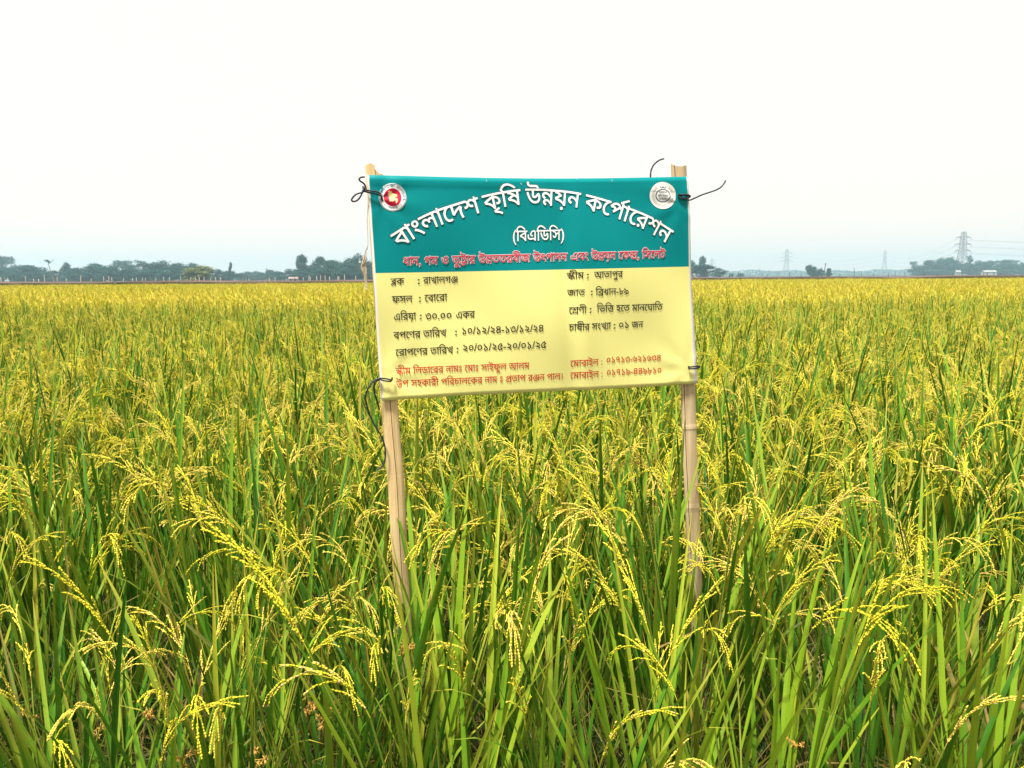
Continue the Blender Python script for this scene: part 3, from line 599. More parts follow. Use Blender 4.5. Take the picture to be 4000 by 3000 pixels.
def build_sign():
    root = thing('field_signboard', 'teal and yellow vinyl signboard with Bengali lettering tied to two bamboo posts', 'signboard', (SL + SR) / 2)
    inv = Matrix.Translation(-root.location)
    def part(mb, name, mats, parent=root, smooth=False, label=None):
        mb.v = [tuple(Vector(p) - root.location) for p in mb.v]
        o = mb.obj(name, mats, parent, smooth)
        if label: o['label'] = label
        return o
    # banner: one cloth with teal head, yellow body, white selvedges
    mb = MB()
    nu, us = 0, [0.0, 0.006] + [0.006 + (0.992 - 0.006) * i / 72 for i in range(1, 73)] + [1.0]
    vb = 0.425
    vsx = [0.0, 0.022, 0.043, 0.047] + [0.047 + (vb - 0.047) * i / 22 for i in range(1, 23)] + [vb + (1 - vb) * i / 30 for i in range(1, 31)]
    V, F, Ms = [], [], []
    def P(u, v):
        a = C_TL.lerp(C_BL, v); b = C_TR.lerp(C_BR, v)
        q = a.lerp(b, u)
        if u > 0.9: q = q - Vector((max(0, (0.992 - u)) * 0, 0))
        sag = -0.0055 * math.sin(math.pi * u) * (1 - v) ** 4 + 0.002 * math.sin(u * 6.0) * v ** 6
        q = Vector((q[0], q[1] + sag))
        return q
    rightm = lambda v: 0.996 - 0.009 * v
    for v in vsx:
        for i, u in enumerate(us):
            if i == len(us) - 2: u = rightm(v)
            q = P(u, v); V.append(sign_pt(q, billow(q)))
    nb = len(V)
    for v in vsx:
        for i, u in enumerate(us):
            q = P(u, v); V.append(sign_pt(q, billow(q) - 0.0010))
    n = len(us)
    for j in range(len(vsx) - 1):
        for i in range(n - 1):
            mi = 2 if i == 0 or i == n - 2 else (0 if vsx[j] < vb - 1e-4 else 1)
            F.append((j * n + i, (j + 1) * n + i, (j + 1) * n + i + 1, j * n + i + 1)); Ms.append(mi)
            F.append((nb + j * n + i, nb + j * n + i + 1, nb + (j + 1) * n + i + 1, nb + (j + 1) * n + i)); Ms.append(2)
    m = len(vsx) - 1
    for i in range(n - 1):
        F += [(i, i + 1, nb + i + 1, nb + i), (m * n + i, nb + m * n + i, nb + m * n + i + 1, m * n + i + 1)]; Ms += [2, 2]
    for j in range(m):
        F += [(j * n, nb + j * n, nb + (j + 1) * n, (j + 1) * n), (j * n + n - 1, (j + 1) * n + n - 1, nb + (j + 1) * n + n - 1, nb + j * n + n - 1)]; Ms += [2, 2]
    mb.add(V, F); mb.m = Ms
    banner = part(mb, 'banner', [VINYL_TEAL, VINYL_YELLOW, VINYL_WHITE], smooth=True)
    # lettering
    path = arc_path()
    hgt = on_sign(2100, 740)[1] - on_sign(2100, 799)[1]
    import bisect
    axs = [p[0] for p in ARC]
    def arc_y(x):
        i = max(1, min(len(ARC) - 1, bisect.bisect(axs, x))); (x0, y0), (x1, y1) = ARC[i - 1], ARC[i]
        return y0 + (y1 - y0) * (x - x0) / (x1 - x0)
    def word(fn, name, mat, label=None):
        mb = MB(); fn(mb); part(mb, name, mat, banner, label=label)
    for t, xa, xb in TITLE:
        sa, sb = s_at_x(path, (xa, arc_y(xa))), s_at_x(path, (xb, arc_y(xb)))
        word(lambda m: on_curve(m, path, sa, sb, t, W_RIM, hgt, 0.0018), 'lettering_rim', INK_TEAL_DARK)
        word(lambda m: on_curve(m, path, sa, sb, t, W_BOLD, hgt, 0.0028), 'lettering', INK_WHITE, 'white word of the arched Bengali title')
    word(lambda m: straight(m, ABBR, W_RIM, 0.0018), 'lettering_rim', INK_TEAL_DARK)
    word(lambda m: straight(m, ABBR, W_BOLD, 0.0028), 'lettering', INK_WHITE, 'white bracketed Bengali abbreviation')
    word(lambda m: straight(m, SUB, W_HALO, 0.0018), 'lettering_rim', INK_WHITE)
    word(lambda m: straight(m, SUB, W_BOLD, 0.0028), 'lettering', INK_CRIMSON, 'crimson line of Bengali lettering edged in white')
    for lines, wt, ink in ((BLACK_LINES, W_MED, INK_BLACK), (RED_LINES, W_THIN, INK_RED)):
        for ln in lines:
            for s in ln: word(lambda m: straight(m, s, wt, 0.0022), 'lettering', ink)
    # round seal at the left
    pxm = (on_sign(1600, 770)[0] - on_sign(1500, 770)[0]) / 100      # metres per pixel here
    c = on_sign(1533, 771); r = 53.5 * pxm
    mb = MB()
    put(mb, *disc(c, 0, r, 48), 0.0016, 0); put(mb, *disc(c, 0.93 * r, 0.965 * r, 48), 0.0022, 4); put(mb, *disc(c, 0, 0.645 * r, 40), 0.0022, 2)
    MAP = [(530, 475), (545, 487), (556, 483), (560, 500), (575, 508), (600, 512), (622, 520), (618, 540), (600, 548), (590, 552), (600, 560), (618, 556), (622, 590), (610, 622),
           (600, 615), (598, 585), (590, 572), (582, 590), (560, 598), (545, 594), (530, 598), (528, 570), (522, 545), (535, 540), (520, 528), (510, 512), (525, 505), (515, 488)]
    mv, mf = fill_outline([[(x - 566, 549 - y) for x, y in MAP]], 0.0)
    put(mb, [c + Vector(p) * (0.3436 * pxm) for p in mv], mf, 0.0030, 3)
    ring = [c + Vector((math.cos(R(a)), math.sin(R(a)))) * r * 0.885 for a in range(215, -30, -4)]
    tot = sum((ring[i + 1] - ring[i]).length for i in range(len(ring) - 1))
    on_curve(mb, ring, tot * 0.04, tot * 0.56, 'গণপ্রজাতন্ত্রী', W_BOLD, 0.15 * r, 0.0022, 1); on_curve(mb, ring, tot * 0.60, tot * 0.94, 'বাংলাদেশ', W_BOLD, 0.15 * r, 0.0022, 1)
    low = [c + Vector((math.cos(R(a)), math.sin(R(a)))) * r * 0.70 for a in range(235, 306, 4)]
    tot = sum((low[i + 1] - low[i]).length for i in range(len(low) - 1))
    on_curve(mb, low, tot * 0.12, tot * 0.9, 'সরকার', W_BOLD, 0.15 * r, 0.0022, 1)
    for a in (195, 222, 318, 345):
        q = c + Vector((math.cos(R(a)), math.sin(R(a)))) * r * 0.79
        star = [q + Vector((math.sin(2 * math.pi * i / 10), math.cos(2 * math.pi * i / 10))) * (0.055 if i % 2 == 0 else 0.022) * r for i in range(10)]
        put(mb, star, [tuple(range(10))], 0.0022, 2)
    part(mb, 'emblem', [INK_WHITE, INK_BLUE, INK_CRIMSON, INK_CREAM, INK_TEAL_DARK], banner, label='round white seal with a cream map on a red disc')
    # pale seal with ears of grain at the right
    pxm = (on_sign(2640, 764)[0] - on_sign(2540, 764)[0]) / 100
    c = on_sign(2587, 764); r = 51.0 * pxm
    mb = MB()
    put(mb, *disc(c, 0, r, 48, 0.94), 0.0016, 0)
    put(mb, *disc(c + Vector((0, -0.01 * r)), 0.50 * r, 0.575 * r, 40, 0.80), 0.0022, 1)
    for sx in (-1, 1):
        for i in range(15):
            a = R(-78 + i * 9.2)
            for rr, tw in ((0.70, 0.55), (0.80, -0.35)):
                q = c + Vector((sx * math.cos(a) * rr * r, math.sin(a) * rr * 0.94 * r))
                d = Vector((-math.sin(a) * sx, math.cos(a))); d = Vector((d[0] * math.cos(tw * sx) - d[1] * math.sin(tw * sx), d[0] * math.sin(tw * sx) + d[1] * math.cos(tw * sx)))
                put(mb, *stroke2([q - d * 0.07 * r, q, q + d * 0.07 * r], [0.005 * r, 0.05 * r, 0.005 * r]), 0.0022, 2)
        put(mb, *stroke2([c + Vector((-sx * 0.10 * r, -0.66 * r)), c + Vector((sx * 0.12 * r, -0.84 * r))], [0.03 * r, 0.02 * r]), 0.0022, 2)
        horn = [c + Vector((sx * (0.03 + 0.13 * math.sin(R(a)) * 1.0) * r, (0.62 + 0.09 * math.cos(R(a))) * r)) for a in range(170, -20, -19)]
        put(mb, *stroke2([c + Vector((sx * (0.13 + 0.10 * math.cos(R(a))) * r, (0.60 + 0.085 * math.sin(R(a))) * r)) for a in range(170, 420, 25)], [0.045 * r] * 10), 0.0022, 1)
    put(mb, *stroke2([c + Vector((0, 0.55 * r)), c + Vector((0, 0.72 * r))], [0.05 * r, 0.02 * r]), 0.0025, 1)
    for t, dy, hw in (('বাংলাদেশ', 0.27, 0.30), ('কৃষি উন্নয়ন', 0.05, 0.38), ('কর্পোরেশন', -0.17, 0.30)):
        Vt, Ft, wd = GL.line(t, W_BOLD)
        put(mb, [c + Vector(((v[0] / wd - 0.5) * 2 * hw * r, dy * r + (v[1] - MATRA) * 0.20 * r)) for v in Vt], Ft, 0.0022, 1)
    part(mb, 'emblem', [INK_PALE, INK_BLUE, INK_GREY], banner, label='round pale grey seal with ears of grain round an oval')
    # staples in the top hem
    for px, py in ((1900, 706), (2035, 718), (2254, 698), (2390, 706)):
        mb = MB(); q = on_sign(px, py)
        tube(mb, [sign_pt(q + Vector((-0.001, 0.002)), billow(q) + 0.001), sign_pt(q + Vector((0.0005, -0.002)), billow(q) + 0.001)], 0.0005, 5)
        part(mb, 'staple', INK_WHITE, banner)

    # posts: split bamboo, half tubes with nodes, a drying crack and a rough top
    def post(cl, half_w, off, top, mats, nodes, crack, label):
        pts = [on_sign(x, y, off) for x, y in cl]
        pts.append(pts[-1] + (pts[-1] - pts[-2]).normalized() * ((pts[-1][1] + 0.12) / max(0.05, (pts[-2][1] - pts[-1][1])) * (pts[-1] - pts[-2]).length))
        fine = smooth_path([(p[0], p[1], 0) for p in pts], 22)
        mb = MB(); V, F, Ms = [], [], []
        prof = [-1, -0.96, -0.8, -0.55, -0.25, crack - 0.035, crack, crack + 0.035, 0.3, 0.6, 0.82, 0.96, 1]
        prof = sorted(prof); ic = prof.index(crack); n = len(prof)
        rnd = random.Random(len(label))
        jag = top
        for k, p in enumerate(fine):
            z = p.y; wv = half_w * (1 + 0.02 * math.sin(z * 9))
            node = sum(math.exp(-((z - nz) / 0.005) ** 2) for nz in nodes)
            for i, a in enumerate(prof):
                d = (0.55 * math.sqrt(max(0, 1 - a * a))) * half_w + node * 0.0013
                if i == ic: d -= 0.004
                zz = z + (jag(a) * K if k == 0 else 0)
                V.append(sign_pt((p.x + a * wv * (1 + node * 0.05), zz), off + d))
        nb = len(V)
        for k, p in enumerate(fine):
            for i, a in enumerate(prof):
                V.append(sign_pt((p.x + a * half_w * 0.9, p.y + (jag(a) * K if k == 0 else 0)), off + (0.55 * math.sqrt(max(0, 1 - a * a))) * half_w * 0.7 - 0.0065))
        for k in range(len(fine) - 1):
            for i in range(n - 1):
                F.append((k * n + i, (k + 1) * n + i, (k + 1) * n + i + 1, k * n + i + 1)); Ms.append(1 if i in (ic - 1, ic) else 0)
                F.append((nb + k * n + i, nb + k * n + i + 1, nb + (k + 1) * n + i + 1, nb + (k + 1) * n + i)); Ms.append(0)
            for i in (0, n - 1):
                q = (k * n + i, nb + k * n + i, nb + (k + 1) * n + i, (k + 1) * n + i); F.append(q if i == 0 else tuple(reversed(q))); Ms.append(0)
        for i in range(n - 1): F.append((i, i + 1, nb + i + 1, nb + i)); Ms.append(0)
        mb.add(V, F); mb.m = Ms
        return part(mb, 'post', mats, smooth=False, label=label)
    lt = lambda a: 0.020 if a < -0.9 else (0.018 + 0.012 * (1 - abs(a + 0.45) / 0.5) if a < 0.05 else 0.004 - 0.025 * max(0, a - 0.05) + 0.004 * math.sin(a * 40))
    rt = lambda a: -0.010 + 0.012 * abs(a) ** 2 + 0.003 * math.sin(a * 23)
    post([(1462, 668), (1521, 1566), (1546, 1870), (1561, 2150), (1578, 2400)], 0.018, -0.018, lt, [BAMBOO_PALE, BAMBOO_CRACK], [0.42], 0.05, 'pale split bamboo post with a long dark drying crack')
    post([(2651, 645), (2687, 1510), (2694, 1750), (2701, 1900), (2722, 2380)], 0.0183, -0.018, rt, [BAMBOO_GREY, BAMBOO_CRACK],
         [on_sign(2692, 1675)[1], on_sign(2705, 1985)[1], on_sign(2715, 2200)[1]], -0.72, 'weathered split bamboo post with raised joints')

    # ties
    def cord(paths, name, label, rad=0.0034, mats=CORD, n=6):
        mb = MB()
        for pp in paths:
            pts = []
            for q in pp:
                off = (q[2] if len(q) > 2 else 0.006) * K
                pts.append(sign_pt(on_sign(q[0], q[1], off), off))
            tube(mb, smooth_path(pts, 7), rad * K, n)
        return part(mb, name, mats, smooth=True, label=label)
    f = 0.0095
    cord([[(1490, 766, f), (1470, 758, f + .004), (1440, 752, f), (1426, 748, 0.004), (1417, 744, -0.03), (1440, 742, -0.055), (1480, 745, -0.05)],
          [(1490, 758, f), (1468, 748, f + .006), (1438, 744, f + .004), (1420, 738, 0.0), (1418, 728, 0.006)],
          [(1424, 746, 0.008), (1412, 752, 0.016), (1390, 760, 0.02), (1374, 778, 0.018), (1379, 787, 0.016), (1395, 783, 0.016), (1408, 768, 0.016), (1417, 748, 0.014), (1421, 737, 0.012), (1418, 730, 0.006), (1426, 735, 0.01), (1430, 748, 0.012)],
          [(1430, 748, 0.002), (1428, 730, 0.0), (1421, 717, 0.004), (1408, 708, 0.01), (1403, 700, 0.012), (1410, 693, 0.012), (1425, 691, 0.012)],
          [(1488, 762, f), (1491, 772, f - .002), (1494, 786, f - .006)]], 'cord', 'black cord knotted with a loop round the pale post')
    cord([[(2652, 760, f), (2670, 760, f + .004), (2690, 762, f), (2696, 768, -.01), (2684, 772, -0.055), (2640, 768, -0.055)],
          [(2649, 768, f), (2665, 775, f + .003), (2685, 775, f), (2692, 768, 0.006), (2690, 762, 0.004), (2672, 762, f), (2648, 762, f - .004)],
          [(2688, 782, 0.006), (2700, 780, 0.012), (2718, 772, 0.02), (2745, 760, 0.03), (2790, 745, 0.035), (2815, 732, 0.03), (2830, 714, 0.03), (2834, 705, 0.03)]], 'cord', 'black cord round the weathered post with a long free end')
    cord([[(2541, 700, -0.006), (2541, 690, -0.005), (2543, 668, -0.004), (2551, 648, 0.0), (2566, 632, 0.004), (2580, 624, 0.008), (2594, 620, 0.01)]], 'cord', 'short black cord end curling up over the hem')
    cord([[(1532, 1474, f), (1530, 1486, f), (1527, 1484, f + .002), (1505, 1479, f + .003), (1485, 1478, f), (1474, 1484, -.02), (1490, 1488, -0.055), (1530, 1490, -0.05)],
          [(1528, 1490, f), (1505, 1488, f + .003), (1484, 1482, f), (1477, 1476, 0.002)],
          [(1482, 1480, 0.008), (1462, 1487, 0.012), (1445, 1507, 0.012), (1432, 1530, 0.008), (1428, 1556, 0.004), (1437, 1600, 0.0), (1460, 1655, -0.004), (1490, 1705, -0.006), (1503, 1745, -0.006), (1505, 1785, -0.006), (1495, 1818, -0.006), (1475, 1835, 0.0)],
          [(1476, 1484, 0.004), (1462, 1500, 0.004), (1462, 1530, 0.0), (1474, 1570, -0.01), (1482, 1600, -0.02)]], 'cord', 'black cord at the lower corner with long slack tail')
    cord([[(2690, 1434, f), (2710, 1432, f + .003), (2726, 1430, f - .002), (2734, 1433, -.02), (2715, 1438, -0.055), (2680, 1438, -0.055)],
          [(2691, 1440, f), (2710, 1440, f + .003), (2727, 1437, f - .002)], [(2690, 1430, f), (2692, 1444, f)]], 'cord', 'black cord strands at the right lower corner')
    # frayed twine
    mb_paths = [[(1438, 800, 0.0), (1434, 860, 0.0), (1437, 920, 0.0), (1436, 965, 0.002), (1428, 985, 0.004), (1424, 1010, 0.004)]]
    rnd = random.Random(5)
    for i in range(16):
        a, b = rnd.uniform(-7, 7), rnd.uniform(-9, 9)
        mb_paths.append([(1436, 960, 0.002), (1428 + a * .3, 985, 0.004), (1424 + a, 1015, 0.004 + rnd.uniform(-.004, .006)), (1421 + b + a * .5, 1045, 0.004), (1428 + b * .6, 1080, 0.004), (1430 + b * .5, 1095 + rnd.uniform(0, 38), 0.004)])
    cord(mb_paths, 'twine', 'frayed tan twine hanging from the left edge', 0.0013, TWINE, 4)
build_sign()

# ------------------------------------------------------------------ rice: leaves, stalks, panicles
def leaf_geo(L, W, a0, bend, rnd, segs=7, twist=0.3):
    """blade rising from the origin along +Z and bending to +X, folded along its midrib"""
    mb = MB(); p = Vector((0, 0, 0)); th = a0; V, uv = [], []
    r = rnd.random(); tw0 = rnd.uniform(-0.6, 0.6)
    for i in range(segs + 1):
        t = i / segs
        wd = W * min(1.0, 0.45 + t * 2.6) * max(0.02, (1 - t ** 2.6)) ** 0.85 / 2
        fwd = Vector((math.sin(th), 0, math.cos(th))); nrm = Vector((math.cos(th), 0, -math.sin(th)))
        tw = tw0 + twist * t
        side = Vector((0, 1, 0)) * math.cos(tw) + nrm * math.sin(tw); up = fwd.cross(side)
        V += [p - side * wd + up * wd * 0.30, p, p + side * wd + up * wd * 0.30]; uv += [(t, r)] * 3
        p = p + fwd * (L / segs); th = a0 + bend * ((i + 1) / segs) ** 1.6
    F = []
    for i in range(segs):
        for j in (0, 1): F.append((3 * i + j, 3 * i + j + 1, 3 * i + j + 4, 3 * i + j + 3))
    mb.add(V, F, uv)
    return mb

def grain(mb, p, d, ln, wd, r, n=4):
    d = d.normalized(); a = d.cross(Vector((0.3, 0.5, 0.81))).normalized(); b = d.cross(a)
    V = [p] + [p + d * ln * 0.45 + (a * math.cos(2 * math.pi * j / n) + b * math.sin(2 * math.pi * j / n) * 0.75) * wd / 2 for j in range(n)] + [p + d * ln]
    F = [(0, (j + 1) % n + 1, j + 1) for j in range(n)] + [(n + 1, j + 1, (j + 1) % n + 1) for j in range(n)]
    mb.add(V, F, [(0.5, r)] * (n + 2))

def panicle_geo(rnd, droop, detail=2, L=0.23):
    """ear of rice: an arching axis with drooping side branches beaded with grains"""
    mb = MB(); N = 14; th = rnd.uniform(0.0, 0.15); p = Vector((0, 0, 0)); axis = [(p, th)]
    for i in range(N):
        t = (i + 1) / N; th2 = th + droop * t ** 1.3
        p = p + Vector((math.sin(th2), 0, math.cos(th2))) * (L / N); axis.append((p, th2))
    rr = rnd.random()
    if detail > 0: tube(mb, [q for q, _ in axis[::2]], [0.0012 - 0.0007 * i / 7 for i in range(8)], 3, 0, rr, cap=False)
    nb = (10 if detail == 2 else 8)
    for k in range(nb):
        t = 0.12 + 0.86 * k / (nb - 1); i = min(N, int(t * N)); q, a = axis[i]
        ln = rnd.uniform(0.055, 0.095) * (1.15 - 0.55 * t)
        az = (k * 2.4 + rnd.uniform(-0.5, 0.5)); sp = rnd.uniform(0.08, 0.30)
        base = Vector((math.sin(a), 0, math.cos(a)))
        out = Vector((math.cos(a) * math.cos(az), math.sin(az), -math.sin(a) * math.cos(az)))
        d = (base + out * sp).normalized()
        g = rnd.uniform(0.5, 1.3) * (0.5 + droop * 0.35)
        pts = [q]; steps = max(3, int(ln / 0.0056)) if detail == 2 else 3
        for s in range(steps):
            d = (d + Vector((0, 0, -1)) * (g * 0.9 / steps)).normalized(); pts.append(pts[-1] + d * (ln / steps))
        if detail == 2:
            tube(mb, pts[::2] if len(pts) > 4 else pts, 0.0006, 3, 0, rr, cap=False)
            for s in range(1, len(pts)):
                dd = (pts[s] - pts[s - 1]).normalized()
                o2 = Vector((rnd.uniform(-1, 1), rnd.uniform(-1, 1), rnd.uniform(-1, 1))) * 0.24
                grain(mb, pts[s - 1], dd + o2, rnd.uniform(0.0092, 0.0112), rnd.uniform(0.0034, 0.0043), (rr + rnd.uniform(-0.2, 0.2)) % 1.0)
                if s % 3: grain(mb, pts[s - 1], dd - o2 * 0.9, rnd.uniform(0.0088, 0.0105), 0.0037, (rr + rnd.uniform(-0.2, 0.2)) % 1.0)
        else:
            for s in range(1, len(pts)):
                dd = (pts[s] - pts[s - 1])
                grain(mb, pts[s - 1], dd + Vector((rnd.uniform(-1, 1), rnd.uniform(-1, 1), 0)) * 0.006, dd.length * 1.05, 0.0080, (rr + rnd.uniform(-0.1, 0.1)) % 1.0, 3)
    return mb

def stalk_geo(rnd, n=5):
    mb = MB(); c = rnd.uniform(0.02, 0.10)
    tube(mb, [(c * t * t, 0, t) for t in (0, .25, .5, .75, 1.0)], [0.0028, 0.0026, 0.0023, 0.0019, 0.0014], n, 0, rnd.random(), cap=False)
    mb.tip = Vector((c, 0, 1.0)); mb.tipa = math.atan(2 * c)
    return mb

RG = random.Random(42)
LEAVES = [leaf_geo(RG.uniform(0.30, 0.46), RG.uniform(0.009, 0.0145), RG.uniform(0.03, 0.12), b, RG, 7, RG.uniform(-0.8, 0.8))
          for b in (0.05, 0.10, 0.18, 0.25, 0.35, 0.2, 0.12, 0.6, 1.3, 0.15, 0.3, 0.08)]
TALL = [leaf_geo(RG.uniform(0.48, 0.66), RG.uniform(0.012, 0.017), RG.uniform(0.02, 0.10), b, RG, 7, RG.uniform(-0.5, 0.5)) for b in (0.05, 0.12, 0.2, 0.32)]
EARS = [panicle_geo(RG, d, 2) for d in (0.5, 1.1, 1.6, 1.9, 2.2, 2.4, 2.6, 2.8, 2.0, 2.5)]
EARS_LOW = [panicle_geo(RG, d, 1) for d in (0.7, 1.2, 1.6, 1.9, 2.2, 2.5)]
STALKS = [stalk_geo(RG) for _ in range(4)]
LEAVES_LOW = [leaf_geo(RG.uniform(0.30, 0.46), RG.uniform(0.010, 0.014), RG.uniform(0.05, 0.15), b, RG, 3, 0.3) for b in (0.1, 0.2, 0.35, 0.6, 1.0, 0.15)]

def lean(theta, phi): return Matrix.Rotation(phi, 4, 'Z') @ Matrix.Rotation(theta, 4, 'Y')

def plant_spec(rnd, tillers=9, h=0.60, leafy=2.2, ears=0.9, spread=1.0, flag=0.35, tall=0.0, low=False):
    """placement of every piece of one plant: (kind, variant, matrix)"""
    out = []
    for k in range(tillers):
        phi = 2 * math.pi * k / tillers + rnd.uniform(-0.5, 0.5)
        th = rnd.uniform(0.03, 0.24) * spread
        b = Vector((math.cos(phi), math.sin(phi), 0)) * rnd.uniform(0.008, 0.045)
        hh = h * rnd.uniform(0.82, 1.10)
        si = rnd.randrange(len(STALKS)); S = STALKS[si]
        M = Matrix.Translation(b) @ lean(th, phi) @ Matrix.Diagonal((hh, 1, hh, 1))
        M0 = Matrix.Translation(b) @ lean(th, phi)
        out.append(('stalk', si, Matrix.Translation(b) @ lean(th, phi) @ Matrix.Diagonal((1, 1, hh, 1))))
        tip = M0 @ Vector((S.tip.x, 0, hh))
        if rnd.random() < ears:
            pv = rnd.randrange(len(EARS_LOW if low else EARS)); s = rnd.uniform(0.68, 0.95) if not low else rnd.uniform(0.9, 1.2)
            out.append(('ear', pv, Matrix.Translation(tip) @ lean(th + S.tipa * 0.6, phi) @ Matrix.Rotation(rnd.uniform(-0.9, 0.9), 4, 'Z') @ Matrix.Scale(s, 4)))
        nl = int(leafy) + (1 if rnd.random() < leafy % 1 else 0)
        for j in range(nl):
            f = rnd.uniform(0.12, 0.72); q = M0 @ Vector((S.tip.x * f * f, 0, hh * f))
            lv = rnd.randrange(len(LEAVES_LOW if low else LEAVES)); s = rnd.uniform(0.8, 1.15)
            out.append(('leaf', lv, Matrix.Translation(q) @ lean(th * 0.8 + rnd.uniform(0.0, 0.22), phi + rnd.uniform(-1.5, 1.5)) @ Matrix.Scale(s, 4)))
        if rnd.random() < flag:                                        # flag leaf standing above the ears
            f = rnd.uniform(0.72, 0.9); q = M0 @ Vector((S.tip.x * f * f, 0, hh * f))
            out.append(('leaf', rnd.choice((0, 1, 2, 9, 11)) if not low else rnd.choice((0, 1, 5)), Matrix.Translation(q) @ lean(th + rnd.uniform(0.02, 0.2), phi + rnd.uniform(-2, 2)) @ Matrix.Scale(rnd.uniform(0.75, 1.1), 4)))
        if not low and rnd.random() < tall:
            out.append(('tall', rnd.randrange(len(TALL)), Matrix.Translation(b * 1.2 + Vector((0, 0, hh * rnd.uniform(0.15, 0.55)))) @ lean(rnd.uniform(0.02, 0.38), phi + rnd.uniform(-1, 1))))
    return out

SRC = {'leaf': LEAVES, 'tall': TALL, 'ear': EARS, 'stalk': STALKS}
SRC_LOW = {'leaf': LEAVES_LOW, 'ear': EARS_LOW, 'stalk': STALKS}
PMAT = {'leaf': LEAF, 'tall': LEAF, 'ear': GRAIN, 'stalk': STALK}
PNAME = {'leaf': 'leaf', 'tall': 'leaf', 'ear': 'panicle', 'stalk': 'stalk'}
MESH = {k: [g.mesh('rice_' + PNAME[k], PMAT[k], k != 'leaf') for g in v] for k, v in SRC.items()}

LIGHT = {k: [g.mesh('rice_leaf', LEAF_LIGHT, k != 'leaf') for g in SRC[k]] for k in ('leaf', 'tall')}

def joined(spec, kinds, rnd, low=False, M=None, mb=None, mi=0):
    mb = mb or MB(); src = SRC_LOW if low else SRC
    for k, v, m in spec:
        if k in kinds: mb.merge(src[k][v], (M @ m) if M is not None else m, mi, rnd.random())
    return mb

SPECS = [plant_spec(RG, RG.randint(8, 10), RG.uniform(0.64, 0.72), 3.2, 0.66, 0.85, 0.5, 0.45) for _ in range(8)]
LEAFY = [plant_spec(RG, RG.randint(8, 10), RG.uniform(0.56, 0.66), 3.2, e, 0.7, 0.5, 0.85) for e in (0.2, 0.4, 0.3)]
DROOPY = [plant_spec(RG, RG.randint(8, 10), RG.uniform(0.54, 0.62), 3.0, 0.95, 1.0, 0.4, 0.4) for _ in range(3)]

MID_MESH = []
for sp in SPECS:
    MID_MESH.append((joined(sp, ('leaf', 'tall'), RG).mesh('rice_leaves', LEAF), joined(sp, ('ear',), RG).mesh('rice_panicles', GRAIN, True), joined(sp, ('stalk',), RG).mesh('rice_stalks', STALK, True)))

GROUP = 'rice plants of the paddy field'
def plant_detailed(x, y, spec, rz, s, label, light=False):
    t = thing('rice_plant', label, 'rice plant', (x, y, -0.02), rz, GROUP, (s, s, s))
    for k, v, m in spec: link(PNAME[k], (LIGHT if light and k in LIGHT else MESH)[k][v], t, m)
    return t
def plant_mid(x, y, i, rz, s, label):
    t = thing('rice_plant', label, 'rice plant', (x, y, -0.02), rz, GROUP, (s, s, s))
    for nm, me in zip(('leaves', 'panicles', 'stalks'), MID_MESH[i]): link(nm, me, t, kind='stuff')
    return t

def in_post(x, y):
    for px, py in ((1640, 3300), (2770, 3300)):
        q = sign_pt(on_sign(px, py, -0.018), -0.018)
        if math.hypot(x - q.x, y - q.y) < 0.075: return True
    return False

# front row: placed by where their feet stand in the photograph (pixel across, distance), each its own look
FRONT = [
    (120, 1.36, 'D', 1.0, 'rice plant with golden drooping ears ending the front row on the cracked post side'),
    (470, 1.33, 'D', 1.02, 'rice plant with thick yellow arching ears next to the golden one ending the front row'),
    (860, 1.36, 'D', 0.98, 'rice plant with pale yellow ears hanging to both sides, left of the cracked post'),
    (1270, 1.40, 'L', 0.92, 'leafy rice plant with few ears and narrow leaves just left of the cracked post'),
    (1745, 1.28, 'L', 1.20, 'tall bright green rice plant with erect leaves in front of the cracked post'),
    (1600, 1.43, 'L', 0.95, 'low leafy rice plant hiding the foot of the cracked post'),
    (2690, 1.60, 'D', 1.12, 'rice plant with crowded ears hiding the foot of the weathered post'),
    (2725, 1.69, 'S', 1.10, 'upright rice plant pressed against the weathered post'),
    (2640, 1.70, 'S', 1.04, 'rice plant under the banner beside the weathered post'),
    (1530, 1.55, 'S', 0.96, 'rice plant on the outer side of the cracked post'),
    (1680, 1.53, 'S', 0.98, 'rice plant under the banner beside the cracked post'),
    (2180, 1.36, 'D', 0.92, 'short rice plant with ears nodding low, in front of the gap between the posts'),
    (2560, 1.30, 'L', 1.02, 'light green leafy rice plant in front of the weathered post'),
    (2960, 1.30, 'L', 1.10, 'broad leafy rice plant with upright blades right of the weathered post'),
    (3420, 1.36, 'D', 0.98, 'rice plant with a slanting ear and long green blades, right of the signboard'),
    (3830, 1.33, 'L', 1.0, 'leafy rice plant with yellowing blades ending the front row on the weathered post side'),
]
used = []
for i, (px, y, kd, s, lab) in enumerate(FRONT):
    d = ray(px, 2900); x = d.x / d.y * y
    sp = LEAFY[i % 3] if kd == 'L' else (SPECS[i % 8] if kd == 'S' else DROOPY[i % 3])
    plant_detailed(x, y, sp, RG.uniform(0, 6.28), s, lab, px in (1745, 2560, 2960, 3830)); used.append((x, y))

